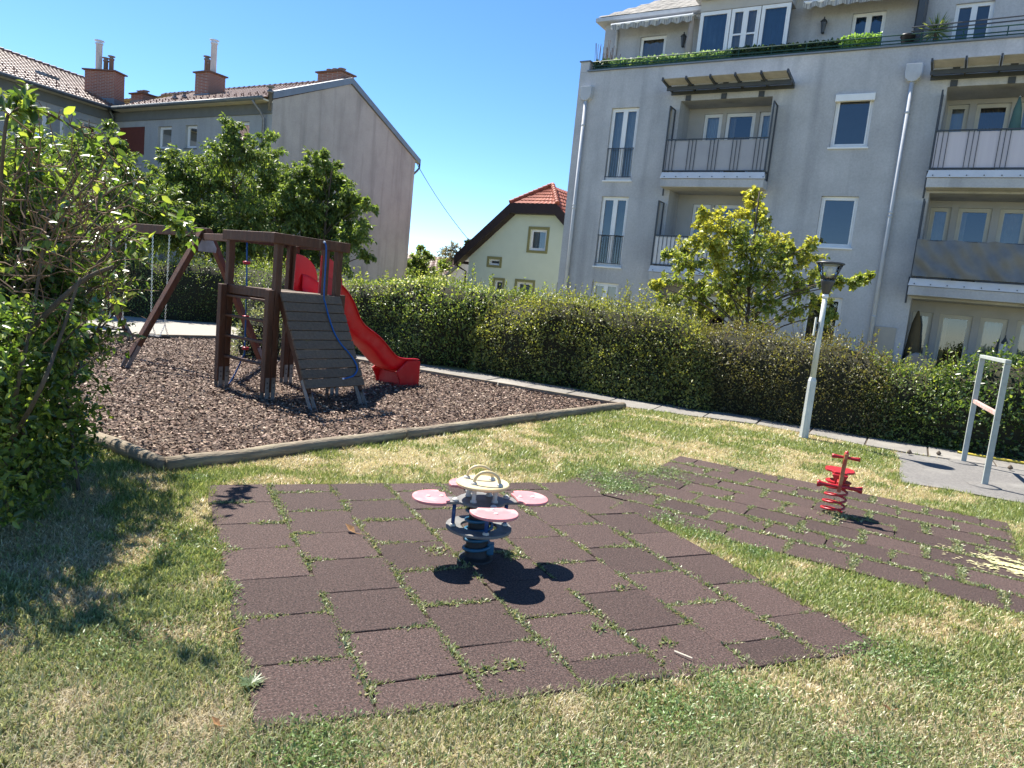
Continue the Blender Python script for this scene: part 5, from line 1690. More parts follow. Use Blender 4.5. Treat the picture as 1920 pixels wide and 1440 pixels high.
# ---------- street lamp
LP = np.array([4.82, 11.44, 0.0])
lm = thing('street_lamp', 'pale grey lamp post with dark funnel-shaped lantern on the lawn edge', 'lamp', LP)
mb = MB(); mb.lathe(LP, [(.078, 0), (.075, .02), (.068, .93), (.05, .985), (.045, .99)], 8); mb.build('lower_post', 'white_post', lm)
mb = MB(); mb.lathe(LP, [(.045, .985), (.037, 2.27)], 14); mb.build('upper_post', 'white_post', lm, True)
mb = MB(); mb.lathe(LP, [(.046, 2.265), (.046, 2.325)], 14); mb.build('collar', 'white', lm, True)
mb = MB(); mb.lathe(LP, [(.042, 2.326), (.05, 2.33), (.105, 2.52), (.108, 2.55), (.09, 2.555)], 20); mb.build('lantern_base', 'lamp_dark', lm, True)
mb = MB(); mb.lathe(LP, [(.10, 2.552), (.196, 2.80)], 24); lg = mb.build('lantern_glass', 'lamp_glass', lm, True)
mb = MB()
for k in range(4):
    an = k * math.pi / 2 + .5
    d = np.array([math.cos(an), math.sin(an), 0])
    mb.beam(LP + d * .105 + EZv * 2.54, LP + d * .20 + EZv * 2.80, .014, .014)
mb.build('lantern_rib', 'lamp_dark', lm)
mb = MB(); mb.lathe(LP, [(.205, 2.797), (.214, 2.80), (.214, 2.82), (.19, 2.83), (.05, 2.836)], 28); mb.build('lantern_cap', 'lamp_dark', lm, True)
mb = MB(); mb.lathe(LP, [(.03, 2.556), (.03, 2.62), (.042, 2.63), (.042, 2.73), (.02, 2.75)], 14); mb.lathe(LP, [(.17, 2.792), (.10, 2.77), (.03, 2.765)], 18); mb.build('bulb', 'lamp_in', lm, True)
mb = MB(); mb.beam(LP + (-.085, .02, 1.66), LP + (-.085, .02, 1.95), .022, .20, (.33, .94, 0)); sg_ = mb.build('sign_plate', 'white_post', lm)
mb = MB()
for z in (1.74, 1.86):
    mb.tube([LP + (-.09, .01, z), LP + (.05, 0, z)], .018, 6)
mb.build('clamp', 'galv', sg_)

# ---------- carpet-beating frame
BP, BQ = np.array([6.17, 8.96]), np.array([6.87, 10.53])
cb = thing('carpet_frame', 'grey-green steel carpet-beating frame standing on the asphalt', 'frame', (BP[0], BP[1], 0))
bdv = (BQ - BP) / np.linalg.norm(BQ - BP)
for p in (BP, BQ):
    mb = MB(); mb.beam(g3(p, -.03), g3(p, 1.588), .068, .05, (*bdv, 0)); mb.build('post', 'grey_post', cb, bevel=.006)
    mb = MB(); mb.lathe(g3(p, 0), [(.20, .004), (.16, .02), (.09, .032), (.0, .034)], 14); mb.build('footing', 'asphalt', cb, True)
mb = MB(); mb.beam(g3(BP - bdv * .035, 1.615), g3(BQ + bdv * .035, 1.615), .068, .05); mb.build('top_bar', 'grey_post', cb, bevel=.006)
mb = MB(); mb.beam(g3(BP + bdv * .034, .945), g3(BQ - bdv * .034, .945), .05, .055); mb.build('cross_bar', 'rusty_bar', cb, bevel=.006)

# ---------- small things
bp = at(178, 560, 20.6); bp[2] = 0
t = thing('litter_bin', 'dark green litter bin with white post beside the far hedge', 'bin', bp)
mb = MB(); mb.lathe(bp, [(.24, .25), (.27, .3), (.30, 1.05), (.32, 1.06), (.32, 1.1), (.27, 1.1), (.26, 1.0)], 16); mb.build('body', 'bin', t, True)
mb = MB(); mb.tube([bp + (-.38, 0, 0), bp + (-.38, 0, 2.0)], .05, 8); mb.build('post', 'white_post', t)
hs = [(7.25, 11.3, .02), (7.6, 11.08, .02), (8.1, 10.86, .02), (8.7, 10.65, .02), (9.3, 10.5, .03), (10.2, 10.2, .02)]
mb = MB(); mb.tube(smooth_path([(a, b, .035) for a, b, c_ in hs]), .02, 8)
tag(mb.build('garden_hose', 'yellow', None, True, loc=(7.5, 11.62, 0)), 'yellow garden hose lying along the foot of the hedge', 'hose')
for (px_, py_), lb in zip(((1705, 849), (1760, 851), (1894, 878)), ('dark pine cone on the path left of the carpet frame', 'dark pine cone on the path between the frame posts', 'dark pine cone on the path right of the carpet frame')):
    d_ = FWD + (px_ - 960) / FPX * RIGHT - (py_ - 720) / FPX * UP
    p = np.array([0, 0, CAM_H]) + d_ * (0.04 - CAM_H) / d_[2]; p[2] = 0.02
    mb = MB(); mb.lathe(p, [(.01, 0), (.032, .015), (.036, .03), (.025, .05), (.006, .07)], 9); tag(mb.build('pine_cone', 'bark', None, loc=p), lb, 'pine cone', 'pine cones on the path')


def dry_leaf(p, label, sc=.06):
    mb = MB(); p = V3(p)
    a = random.uniform(0, 6)
    d1 = np.array([math.cos(a), math.sin(a), .25]); d2 = np.array([-math.sin(a), math.cos(a), .3])
    mb.add([p, p + d1 * sc * .7 + d2 * sc * .5, p + d1 * sc * 1.8 + (0, 0, sc * .3), p + d1 * sc * .7 - d2 * sc * .4 + (0, 0, sc * .5), p + d1 * sc * .8],
           [(0, 1, 4), (1, 2, 4), (2, 3, 4), (3, 0, 4)])
    mb.tube([p, p - d1 * sc * .9 + (0, 0, .02)], .003, 4)
    tag(mb.build('dry_leaf', 'dry_leaf', None, loc=p), label, 'leaf')


dry_leaf((-1.02, 4.95, .02), 'curled dry leaf lying on the near rubber mat left of the rocker', .06)
for (p, lb) in (((-1.28, 3.35, .03), 'reddish dry leaf on the grass left of the near mat'), ((-1.02, 2.62, .03), 'brown dry leaf on the straw grass below the near mat corner'),
                ((2.0, 3.25, .03), 'orange dry leaf in the grass below the right mat corner'), ((-1.7, 4.2, .03), 'pale dry leaf on the grass beside the shrub shadow'),
                ((2.9, 4.1, .03), 'small orange dry leaf in the grass at the right')):
    dry_leaf(p, lb, .03)
mb = MB(); q_ = at(1255, 1225, 3.9); mb.tube([(1.02, 3.64, .025), (1.10, 3.57, .03)], .0045, 5)
tag(mb.build('stick', mat('pale_stick', (.6, .55, .45), (.5, .45, .36)), None, loc=(1.05, 3.62, 0)), 'short pale stick on the front edge of the near mat', 'stick')

# ================================================================== plants
def cols(n, palette, weights, jit=.18):
    pal = np.array(palette); idx = RNG.choice(len(pal), n, p=np.array(weights) / np.sum(weights))
    return np.clip(pal[idx] * RNG.uniform(1 - jit, 1 + jit, (n, 1)) * RNG.uniform(.95, 1.05, (n, 3)), 0, 1)


def hedge(label, front, heights, depth, n, lsize, pal, wts, seed, shoots=60, name='hedge', rough=.16, mat_='hedge_leaf', flowers=0):
    front = [np.array(p, float) for p in front]
    t = thing(name, label, 'hedge', (front[0][0], front[0][1], 0))
    cl = polyline_len([tuple(p) for p in front]); L = cl[-1]
    nu = max(12, int(L / .25))

    def sect(u):
        s = u * L
        k = np.clip(np.searchsorted(cl, s, side='right') - 1, 0, len(front) - 2)
        f = (s - cl[k]) / (cl[k + 1] - cl[k])
        A = np.array(front)[k]; B = np.array(front)[k + 1]
        p = A * (1 - f)[:, None] + B * f[:, None]
        d = unit(B - A); nn_ = np.stack([d[:, 1], -d[:, 0]], 1)
        sgn = np.sign(-(nn_ * p).sum(1))[:, None]
        h = np.interp(s, cl, heights) * (1 - .30 * np.exp(-s / .28) - .30 * np.exp(-(L - s) / .28))
        p = p - nn_ * sgn * (.30 * np.exp(-s / .22) + .30 * np.exp(-(L - s) / .22))[:, None]
        return p, nn_ * sgn, h

    def surf(u, w, inset=0.0):
        """w in 0..1 front, 1..2 top, 2..3 back"""
        p, nn_, h = sect(u)
        s = u * L
        bl = (fbm(s * .9 + seed, w * 2.2, seed, 4) - .5) * rough * 3.0 + (vnoise(s * .75 + seed * 3, np.minimum(w, 1.0) * 1.6 + seed, seed + 5) - .5) * rough * 2.2
        h = h + (fbm(s * .55 + 9, s * 0 + seed, seed + 3, 3) - .5) * rough * 2.2
        fz = np.clip(w, 0, 1); tp = np.clip(w - 1, 0, 1); bk = np.clip(w - 2, 0, 1)
        rnd = .22
        z = h * np.where(w < 1, fz, np.where(w < 2, 1, 1 - bk))
        dep = np.where(w < 1, 0, np.where(w < 2, tp, 1)) * depth
        # rounded shoulders
        edge = np.where(w < 1, np.clip((fz - .52) / .48, 0, 1) ** 2 * .42, np.where(w < 2, (1 - tp) * .42, 0)) + np.where((w >= 1) & (w < 2), -.0, 0)
        z = z - np.where((w >= 1) & (w < 2), np.where(tp < .5, (1 - tp * 2) ** 2 * .16, (tp * 2 - 1) ** 4 * .12), 0)
        nrm3 = np.where((w < 1)[:, None], np.concatenate([nn_, nn_[:, :1] * 0 + .15], 1), np.where((w < 2)[:, None], np.stack([nn_[:, 0] * 0, nn_[:, 0] * 0, nn_[:, 0] * 0 + 1], 1), np.concatenate([-nn_, nn_[:, :1] * 0], 1)))
        base = np.concatenate([p - nn_ * (dep + edge)[:, None], z[:, None]], 1)
        return base + nrm3 * (bl - inset)[:, None], nrm3
    # dark twig core
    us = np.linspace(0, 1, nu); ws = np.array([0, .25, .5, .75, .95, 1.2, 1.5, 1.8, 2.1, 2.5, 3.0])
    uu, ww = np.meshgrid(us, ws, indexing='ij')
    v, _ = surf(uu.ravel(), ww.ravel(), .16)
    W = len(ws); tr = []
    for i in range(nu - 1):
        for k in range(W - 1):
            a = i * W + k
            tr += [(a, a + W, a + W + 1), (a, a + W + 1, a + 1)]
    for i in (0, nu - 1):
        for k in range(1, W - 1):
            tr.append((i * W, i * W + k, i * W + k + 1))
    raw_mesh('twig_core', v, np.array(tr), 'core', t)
    w = np.where(RNG.random(n) < .66, RNG.random(n), np.where(RNG.random(n) < .8, 1 + RNG.random(n), 2 + RNG.random(n)))
    u = RNG.random(n)
    pos, nn3 = surf(u, w, RNG.uniform(-.05, .14, n))
    # ends
    gap = fbm(u * L * 2.3 + 17, w * 4.5, seed + 13, 3)          # thin places where the twigs show
    keep = (gap > .36) | (RNG.random(n) < .35)
    u, w, pos, nn3 = u[keep], w[keep], pos[keep], nn3[keep]; n = len(u)
    ax = nn3 * .5 + RNG.normal(0, .75, (n, 3)) + (0, 0, .15); nm_ = nn3 + RNG.normal(0, .75, (n, 3)) + (0, 0, .5)
    c = cols(n, pal, wts)
    # patches of fresher and browner foliage
    pt = fbm(u * L * .8, w * 2.5, seed + 7, 3)
    c = c * (0.75 + .55 * pt)[:, None]
    leaves('foliage', pos, ax, nm_, RNG.uniform(.5, 1.45, n) * lsize * (.8 + .4 * pt), c, mat_, t, ratio=.5, kind='stuff')
    # loose shoots above the top
    if shoots:
        shoots = int(shoots * 1.8)
        us_ = RNG.random(shoots); b0, _ = surf(us_, .75 + RNG.random(shoots) * 1.1)
        mb = MB(); P_ = []; A_x = []
        for q in b0:
            hgt = RNG.uniform(.1, .38) * (1.6 if RNG.random() < .12 else 1)
            tip = q + np.array([RNG.normal(0, .09), RNG.normal(0, .09), hgt]); mb.tube([q - (0, 0, .1), tip], [.005, .002], 3, False)
            for k in range(int(hgt / .025)):
                P_.append(q + (tip - q) * RNG.random()); A_x.append(RNG.normal(0, .7, 3) + (0, 0, .5))
        mb.build('shoot_stems', 'twig', t)['kind'] = 'stuff'
        P_ = np.array(P_); A_x = np.array(A_x); m_ = len(P_)
        leaves('shoots', P_, A_x, RNG.normal(0, 1, (m_, 3)), RNG.uniform(.7, 1.3, m_) * lsize, cols(m_, pal[-2:], [1, 1]), mat_, t, ratio=.5, kind='stuff')
    if flowers:
        uf = RNG.random(flowers) ; fp, fn = surf(uf, .8 + .6 * RNG.random(flowers), -.06)
        msk = fbm(uf * L * 1.2, uf * 0, 2.2, 2) > .48; fp = fp[msk]; m_ = len(fp)
        leaves('blossom', fp, RNG.normal(0, 1, (m_, 3)), RNG.normal(0, 1, (m_, 3)), RNG.uniform(.04, .07, m_), cols(m_, [(.55, .56, .42), (.42, .46, .30)], [1, 1]), mat_, t, ratio=.7, kind='stuff')
    return t


GREENS = [(.065, .10, .032), (.10, .148, .042), (.15, .205, .052), (.25, .30, .075)]
OLIVES = [(.08, .10, .034), (.12, .14, .043), (.175, .195, .053), (.26, .28, .075)]
hedge('tall shaggy hedge with pale blossom on top behind the slide', [(-5.4, 17.75), (-2.6, 16.45), (0.4, 15.95), (1.6, 15.5)], [1.78, 1.95, 1.90, 1.78], 1.7, 24000, .06, GREENS, [2, 3, 3, 2], 1.0, 90, flowers=900, rough=.2)
hedge('overgrown hedge along the path in the middle behind the bark bed', [(-1.2, 15.95), (0.8, 14.85), (2.45, 13.92), (3.7, 13.2)], [1.60, 1.82, 1.84, 1.56], 1.5, 23000, .055, OLIVES, [2, 3, 3, 2], 2.0, 110, rough=.2)
hedge('clipped brownish hedge behind the lamp post', [(2.8, 13.75), (4.5, 13.0), (5.75, 12.35), (6.5, 11.85)], [1.56, 1.55, 1.52, 1.25], 1.2, 17000, .042, [(.075, .07, .03), (.10, .093, .038), (.13, .125, .044), (.18, .185, .055)], [2, 3, 3, 1], 3.0, 50, rough=.10)  # leaf colours partly real brown, partly the lens flare's tint painted in
hedge('low dark hedge between lamp post and carpet frame', [(5.5, 12.6), (6.5, 11.9), (7.7, 11.4)], [1.32, 1.2, 1.25], 1.1, 9000, .042, GREENS, [3, 3, 2, 1], 4.0, 50, rough=.12)
hedge('bright glossy laurel hedge behind the carpet frame', [(6.6, 12.05), (7.7, 11.55), (8.8, 11.15), (10.5, 10.45), (13.5, 9.2)], [1.2, 1.50, 1.60, 1.62, 1.6], 1.4, 16000, .07, [(.035, .065, .02), (.05, .09, .025), (.08, .13, .035), (.16, .21, .06)], [3, 3, 2, 2], 5.0, 40, rough=.18, mat_='gloss_leaf')
hedge('long dark clipped hedge behind the swings', [(-21.0, 19.6), (-14.0, 20.9), (-11.0, 21.4), (-9.2, 22.1), (-7.3, 19.7), (-5.0, 18.3)], [1.75, 1.78, 1.8, 1.88, 1.9, 1.85], 1.3, 26000, .055, GREENS, [4, 3, 2, 1], 6.0, 120, rough=.12)


def small_bush(c, r, h, n, pal, wts, label, lsize=.045, name='bush'):
    c = V3(c); t = thing(name, label, 'bush', c)
    d = unit(RNG.normal(0, 1, (n, 3))); d[:, 2] = np.abs(d[:, 2])
    rad = RNG.uniform(.75, 1.05, n) + (fbm(d[:, 0] * 3 + 5, d[:, 1] * 3 + d[:, 2] * 2, 3.3) - .5) * .5
    pos = c + d * rad[:, None] * (r, r, h)
    leaves('foliage', pos, d + RNG.normal(0, .7, (n, 3)), d + RNG.normal(0, .6, (n, 3)), RNG.uniform(.7, 1.3, n) * lsize, cols(n, pal, wts), 'hedge_leaf', t, ratio=.5, kind='stuff')
    mb = MB(); mb.lathe(c, [(r * .6, 0), (r * .75, h * .3), (r * .62, h * .65), (r * .2, h * .85)], 10); mb.build('twig_core', 'core', t)


bs = at(488, 625, 15.6); small_bush((bs[0], bs[1], 0), .62, 1.05, 3500, [(.10, .12, .09), (.15, .17, .12), (.2, .22, .16)], [1, 1, 1], 'round grey-green bush seen through the tower ladder')


def tree(name, label, base, blobs, n_leaf, lsize, pal, wts, mat_='leaf', trunk_r=.12, droop=.5, shoot=1.0, ratio=.42, big=False, sparse=.0, kindlabel='tree', group=None, hcol=None):
    """trunk and limbs reaching to leaf clumps; leaves sit on shoots of each clump"""
    base = V3(base)
    t = thing(name, label, kindlabel, base, group)
    mb = MB()
    ctr = np.mean([b[0] for b in blobs], 0); zlo = min(b[0][2] for b in blobs)
    fork = base * .0 + np.array([base[0] * .85 + ctr[0] * .15, base[1] * .85 + ctr[1] * .15, max(.7, base[2] + (zlo - base[2]) * .55)])
    mb.tube(smooth_path([base - (0, 0, .1), base + (fork - base) * .5 + (.03, -.02, 0), fork], 3), [trunk_r * (1 - .035 * i) for i in range(7)], 10)
    top = np.array([ctr[0], ctr[1], max(b[0][2] for b in blobs)])
    mid = fork * .45 + top * .55
    mb.tube(smooth_path([fork, fork * .6 + mid * .4 + (.06, 0, 0), mid, top], 3), list(np.linspace(trunk_r * .75, .015, 10)), 8)
    SH = []; SD = []
    for (c, r) in blobs:
        c = V3(c)
        k = np.clip((c[2] - fork[2]) / max(.1, top[2] - fork[2]) - .25, 0, .8)
        st = fork * (1 - k) + top * k
        bend = (st + c) / 2 + np.array([0, 0, .12 * np.linalg.norm(c - st)]) * .6
        mb.tube(smooth_path([st, bend, c], 3), list(np.linspace(max(.012, trunk_r * .30 * (1 - k)), .010, 7)), 5, False)
        m_ = max(6, int(16 * shoot * (r / .5) ** 2))
        for _ in range(m_):
            d = RNG.normal(0, 1, 3) + (0, 0, .35); d = d / np.linalg.norm(d)
            ln = r * RNG.uniform(.65, 1.3)
            p0 = c + d * r * .1
            p2 = c + d * ln
            p1 = (p0 + p2) / 2 + (0, 0, .12 * ln)
            p2 = p2 - np.array([0, 0, .10 * ln])
            mb.tube([p0, p1, p2], [.007, .005, .002], 3, False)
            SH.append((p0, p1, p2))
    mb.build('trunk', 'bark', t, True)
    SH = np.array(SH)
    ns = len(SH); i = RNG.integers(0, ns, n_leaf); s = RNG.random(n_leaf) ** .75
    s = s[:, None]
    pos = SH[i, 0] * (1 - s) ** 2 + 2 * SH[i, 1] * s * (1 - s) + SH[i, 2] * s ** 2 + RNG.normal(0, .03, (n_leaf, 3))
    sd_ = unit(SH[i, 2] - SH[i, 0])
    ax = sd_ * .6 + RNG.normal(0, .6, (n_leaf, 3)) - np.array([0, 0, droop]); nm_ = RNG.normal(0, .6, (n_leaf, 3)) + (0, 0, 1)
    c = cols(n_leaf, pal, wts)
    if hcol is not None:
        c = hcol(pos, i, c)
    leaves('crown', pos, ax, nm_, RNG.uniform(.65, 1.25, n_leaf) * lsize, c, mat_, t, ratio=ratio, kind=None, curl=.15)
    return t


def blobs_at(lst, dist, spread):
    out = []
    for px_, py_, rp in lst:
        d = dist + RNG.uniform(-spread, spread)
        out.append((at(px_, py_, d), rp * 1.05 * d / FPX))
    return out


CH = [(.07, .118, .036), (.11, .168, .05), (.165, .235, .065), (.26, .33, .10)]
tb = at(470, 580, 27.8); tb[2] = 0
tree('cherry_tree', 'leafy green cherry tree with tall shoots behind the tower', tb,
     blobs_at([(432, 238, 22), (440, 265, 30), (425, 300, 38), (470, 300, 40), (500, 262, 18), (505, 300, 28), (395, 330, 42), (350, 330, 38), (320, 300, 26), (318, 345, 40), (300, 390, 46), (360, 390, 52), (430, 370, 58), (500, 360, 55), (470, 420, 60), (390, 440, 60), (540, 410, 55), (300, 440, 48), (340, 460, 45), (440, 470, 55), (520, 470, 50)], 27.8, 1.4),
     44000, .15, CH, [3, 4, 3, 1.2], droop=.55, trunk_r=.14)
tb = at(590, 580, 26.8); tb[2] = 0
tree('cherry_tree', 'broad green cherry tree in front of the bare gable wall', tb,
     blobs_at([(600, 290, 14), (592, 310, 24), (570, 335, 34), (620, 320, 22), (640, 345, 24), (610, 370, 44), (560, 390, 46), (655, 385, 34), (690, 385, 16), (640, 420, 44), (685, 425, 18), (590, 430, 52), (660, 455, 34), (620, 475, 44), (690, 478, 14), (560, 480, 46), (540, 350, 30)], 26.8, 1.2),
     34000, .15, CH, [3, 4, 3, 1.2], droop=.6, trunk_r=.12)
tb = at(150, 580, 27.0); tb[2] = 0
tree('cherry_tree', 'dense dark green tree behind the leafy shrub at the far left', tb,
     blobs_at([(205, 235, 12), (200, 265, 24), (165, 285, 36), (225, 300, 26), (240, 340, 34), (120, 300, 46), (60, 310, 50), (20, 340, 50), (180, 340, 50), (100, 370, 60), (200, 390, 52), (250, 400, 36), (30, 420, 60), (150, 430, 60), (240, 450, 45), (80, 470, 60), (200, 470, 50), (265, 330, 16)], 27.0, 1.4),
     38000, .145, CH, [4, 4, 2, 1], droop=.5, trunk_r=.14)


def linden_cols(pos, i, c):
    h = (pos[:, 2] - 1.5) / 3.2
    pn = fbm(pos[:, 0] * 1.6, pos[:, 2] * 1.6, 4.4, 3)
    yel = np.array([.44, .43, .08]); rus = np.array([.30, .15, .05])
    ty = np.clip((pn - .44) * 2.2 + (h - .45) * .7 + RNG.normal(0, .22, len(c)), 0, .9)
    c = c * (1 - ty)[:, None] + yel * ty[:, None] * RNG.uniform(.7, 1.2, (len(c), 1))
    tr_ = np.clip((fbm(pos[:, 0] * 2.2 + 30, pos[:, 2] * 2.2, 6.1, 2) - .74) * 3 + RNG.normal(0, .12, len(c)), 0, .6)
    return c * (1 - tr_)[:, None] + rus * tr_[:, None]


tb = at(1395, 640, 17.2); tb[2] = 0
tree('linden_tree', 'young tree with yellowing leaves in front of the grey apartment building', tb,
     blobs_at([(1411, 365, 12), (1415, 388, 20), (1392, 400, 20), (1320, 400, 10), (1322, 422, 22), (1355, 412, 18), (1425, 420, 28), (1370, 440, 36), (1320, 455, 34), (1275, 465, 18), (1255, 478, 12), (1285, 495, 30), (1340, 490, 40), (1400, 475, 44), (1455, 465, 36), (1490, 475, 28), (1515, 462, 16), (1522, 485, 18), (1475, 505, 34), (1420, 520, 40), (1360, 535, 40), (1300, 540, 38), (1250, 530, 20), (1230, 535, 8), (1260, 570, 30), (1310, 585, 34), (1370, 585, 34), (1250, 600, 18), (1430, 570, 30), (1490, 545, 26), (1520, 520, 18), (1545, 530, 14), (1575, 535, 14), (1605, 527, 11), (1628, 520, 6), (1530, 570, 24), (1480, 590, 24), (1550, 590, 14), (1420, 605, 24)], 17.2, .8),
     16000, .09, [(.12, .17, .045), (.18, .235, .06), (.26, .31, .08), (.34, .37, .11)], [3, 4, 3, 2], droop=.35, trunk_r=.07, ratio=.8, hcol=linden_cols, shoot=1.2)

# far greenery between the houses
for (px_, py_, d_, n_, lab, pal, lst, ls) in (
    (795, 505, 46, 5000, 'small leafy tree between gable wall and mint house', CH, [(785, 485, 12), (800, 480, 10), (775, 500, 18), (800, 505, 22), (830, 505, 16), (770, 520, 20), (815, 520, 20), (788, 466, 5)], .22),
    (845, 505, 66, 2600, 'thin greyish tree far behind beside the mint house eave', [(.16, .15, .12), (.2, .17, .14), (.14, .15, .11)], [(835, 475, 14), (850, 465, 14), (865, 475, 12), (845, 485, 16), (830, 492, 12), (868, 490, 12)], .2),
    (878, 470, 60, 900, 'dark conifer tip behind the mint house eave', [(.02, .035, .02), (.03, .05, .025), (.03, .045, .02)], [(880, 455, 5), (878, 465, 8), (878, 480, 10)], .25)):
    tb = at(px_, py_ + 25, d_); tb[2] = 0
    tree('garden_tree', lab, tb, blobs_at(lst, d_, .8), n_, ls, pal, [1] * len(pal), droop=.2, trunk_r=.12, shoot=.5)

# ---------- foreground shrub at the left
SB0 = np.array([-3.9, 5.15, 0.0])
sb_ = thing('leafy_shrub', 'large privet-like shrub with bright backlit leaves and dry twigs in the left foreground', 'shrub', SB0)
mb = MB(); dry = MB()
SHT = []


def at3(px_, py_, d): return at(px_, py_, d)


def shoot_path(p0, p3, sag=.0, k=None):
    p0, p3 = V3(p0), V3(p3)
    m_ = (p0 + p3) / 2 + RNG.normal(0, .05, 3) + (0, 0, .16 * np.linalg.norm(p3 - p0))
    return smooth_path([p0, m_, p3 - np.array([0, 0, sag])], 5)


tops = []
for k in range(136):
    b0 = (SB0 if k < 100 else np.array([-4.75, 6.35, 0])) + (RNG.normal(0, .20), RNG.normal(0, .20), 0)
    px_ = RNG.uniform(-170, 200); lim = 215 + max(0, px_ - 60) * 0.72 + max(0, -px_) * .1
    py_ = RNG.uniform(lim, 860) if k > 16 else RNG.uniform(lim, lim + 150)
    d_ = RNG.uniform(5.0, 6.3) + max(0, px_) / 200 * 1.2
    if py_ > 650: px_ = px_ * .9
    if py_ < 470: d_ = RNG.uniform(6.2, 7.4)
    if k >= 100:
        px_, py_, d_ = RNG.uniform(40, 275), RNG.uniform(250, 560), RNG.uniform(7.4, 8.6)
        py_ = max(py_, 215 + max(0, px_ - 60) * .72)
    elif k >= 80:
        px_, py_, d_ = RNG.uniform(120, 262), RNG.uniform(330, 560), RNG.uniform(6.3, 7.2)
    tops.append((b0, at3(px_, py_, d_)))
stems = []
for b0, tp in tops:
    pt = shoot_path(b0, tp)
    mb.tube(pt, list(np.linspace(.017, .004, len(pt))), 6, False)
    stems.append(pt)
# the long arching branch over the swing and a few individual sprigs
arch = smooth_path([SB0 + (.1, 0, .9), at3(5, 290, 5.7), at3(35, 205, 5.8), at3(120, 228, 6.1), at3(215, 300, 6.6), at3(300, 395, 7.1), at3(366, 440, 7.6)], 8)
mb.tube(arch, list(np.linspace(.012, .003, len(arch))), 6, False)
arch2 = smooth_path([SB0 + (.1, 0, 1.0), at3(110, 420, 5.2), at3(180, 330, 5.1), at3(215, 265, 5.05)], 8); mb.tube(arch2, list(np.linspace(.010, .003, len(arch2))), 6, False)
arch3 = smooth_path([SB0 + (.1, -.05, .5), at3(120, 640, 5.6), at3(180, 590, 6.0), at3(236, 562, 6.3)], 8); mb.tube(arch3, list(np.linspace(.009, .003, len(arch3))), 6, False)
arch4 = smooth_path([SB0 + (.1, -.05, .45), at3(110, 720, 5.5), at3(190, 665, 5.9), at3(255, 640, 6.2)], 8); mb.tube(arch4, list(np.linspace(.009, .003, len(arch4))), 6, False)
mb.tube(smooth_path([SB0 + (.05, 0, .7), at3(60, 620, 5.4), at3(150, 530, 5.3), at3(212, 500, 5.25)], 5), list(np.linspace(.022, .012, 16)), 7)
mb.tube(smooth_path([SB0 + (0, 0, 0), at3(60, 760, 5.0), at3(110, 640, 5.1), at3(150, 520, 5.2)], 5), list(np.linspace(.017, .007, 16)), 7)
mb.tube(smooth_path([SB0 + (.1, .1, 0), at3(30, 740, 5.2), at3(60, 600, 5.3), at3(90, 400, 5.4)], 5), list(np.linspace(.017, .007, 16)), 7)
mb.build('stems', 'bark', sb_, True)
# twiglets with leaves in pairs
P_, A_, L_ = [], [], []
tw_ = MB()
for pt in stems + [arch] * 6 + [arch2] * 2 + [arch3] * 2 + [arch4] * 2:
    long_ = pt is arch or pt is arch2 or pt is arch3 or pt is arch4
    m_ = len(pt)
    for k in range(18 if not long_ else 16):
        f = RNG.uniform(.32 if not long_ else .25, 1.0)
        q = V3(pt[min(m_ - 1, int(f * (m_ - 1)))])
        bare = (not long_) and 1.5 < q[2] < 2.15 and q[0] < -3.4 and RNG.random() < .22
        d = RNG.normal(0, 1, 3) + (.15, -.15, .45); d = nrm(d)
        ln = RNG.uniform(.12, .36) if not long_ else RNG.uniform(.05, .13)
        e = q + d * ln
        tw_.tube([q, (q + e) / 2 + (0, 0, .02), e], [.0035, .0028, .0015], 3, False)
        nl = 0 if bare else int(ln / .027) + 3
        for j in range(nl):
            s = (j + .6) / nl
            side = nrm(np.cross(d, RNG.normal(0, 1, 3)))
            P_.append(q + (e - q) * s); A_.append(d * .55 + side * .9 + np.array([0, 0, -.12])); L_.append(RNG.uniform(.035, .095) * (1.2 if long_ else 1))
tw_.build('twigs', 'twig', sb_)
# dense low skirt of leaves
for _ in range(6800):
    px_ = RNG.uniform(-160, 205); py_ = RNG.uniform(560, 985)
    if px_ > 150 and RNG.random() < .55: continue
    if px_ > 60 + (985 - py_) * .9: continue
    d_ = RNG.uniform(4.7, 6.0) + max(0, px_) / 200 * 1.2
    p = at3(px_, py_, d_)
    if p[2] < .05: p[2] = RNG.uniform(.03, .3)
    P_.append(p); A_.append(RNG.normal(0, 1, 3) + (.2, -.2, -.1)); L_.append(RNG.uniform(.035, .075))
P_ = np.array(P_); A_ = np.array(A_); L_ = np.array(L_)
ysh = P_[:, 1] - .503 * P_[:, 2]
low = (P_[:, 0] + .486 * P_[:, 2] > -1.75 - (ysh - 3.0) * .52) & (ysh < 5.15) & (RNG.random(len(P_)) < .8)   # thinned for its shadow: drops most leaves that would shade the lawn
P_, A_, L_ = P_[~low], A_[~low], L_[~low]; m_ = len(P_)
dark = np.clip((P_[:, 2] - .2) / 2.0, 0, 1)
c = cols(m_, [(.045, .082, .022), (.075, .128, .032), (.125, .19, .045), (.22, .28, .065)], [3, 4, 3, 1.8])
leaves('foliage', P_, A_, RNG.normal(0, .55, (m_, 3)) + (0, 0, 1), L_, c, 'gloss_leaf', sb_, ratio=.48, big=True, curl=.12, fold=.16)
# tangle of dry brown twigs in the middle of the shrub
for _ in range(130):
    c0 = at3(RNG.normal(85, 60), RNG.normal(440, 80), RNG.uniform(5.0, 6.0))
    d = nrm(RNG.normal(0, 1, 3) + (0, 0, .7)); l = RNG.uniform(.12, .4)
    m1_ = c0 + d * l * .5 + RNG.normal(0, .03, 3)
    dry.tube([c0, m1_, c0 + d * l + RNG.normal(0, .05, 3)], [.005, .0035, .0015], 4, False)
dry.build('dry_twigs', 'twig', sb_)['kind'] = 'stuff'

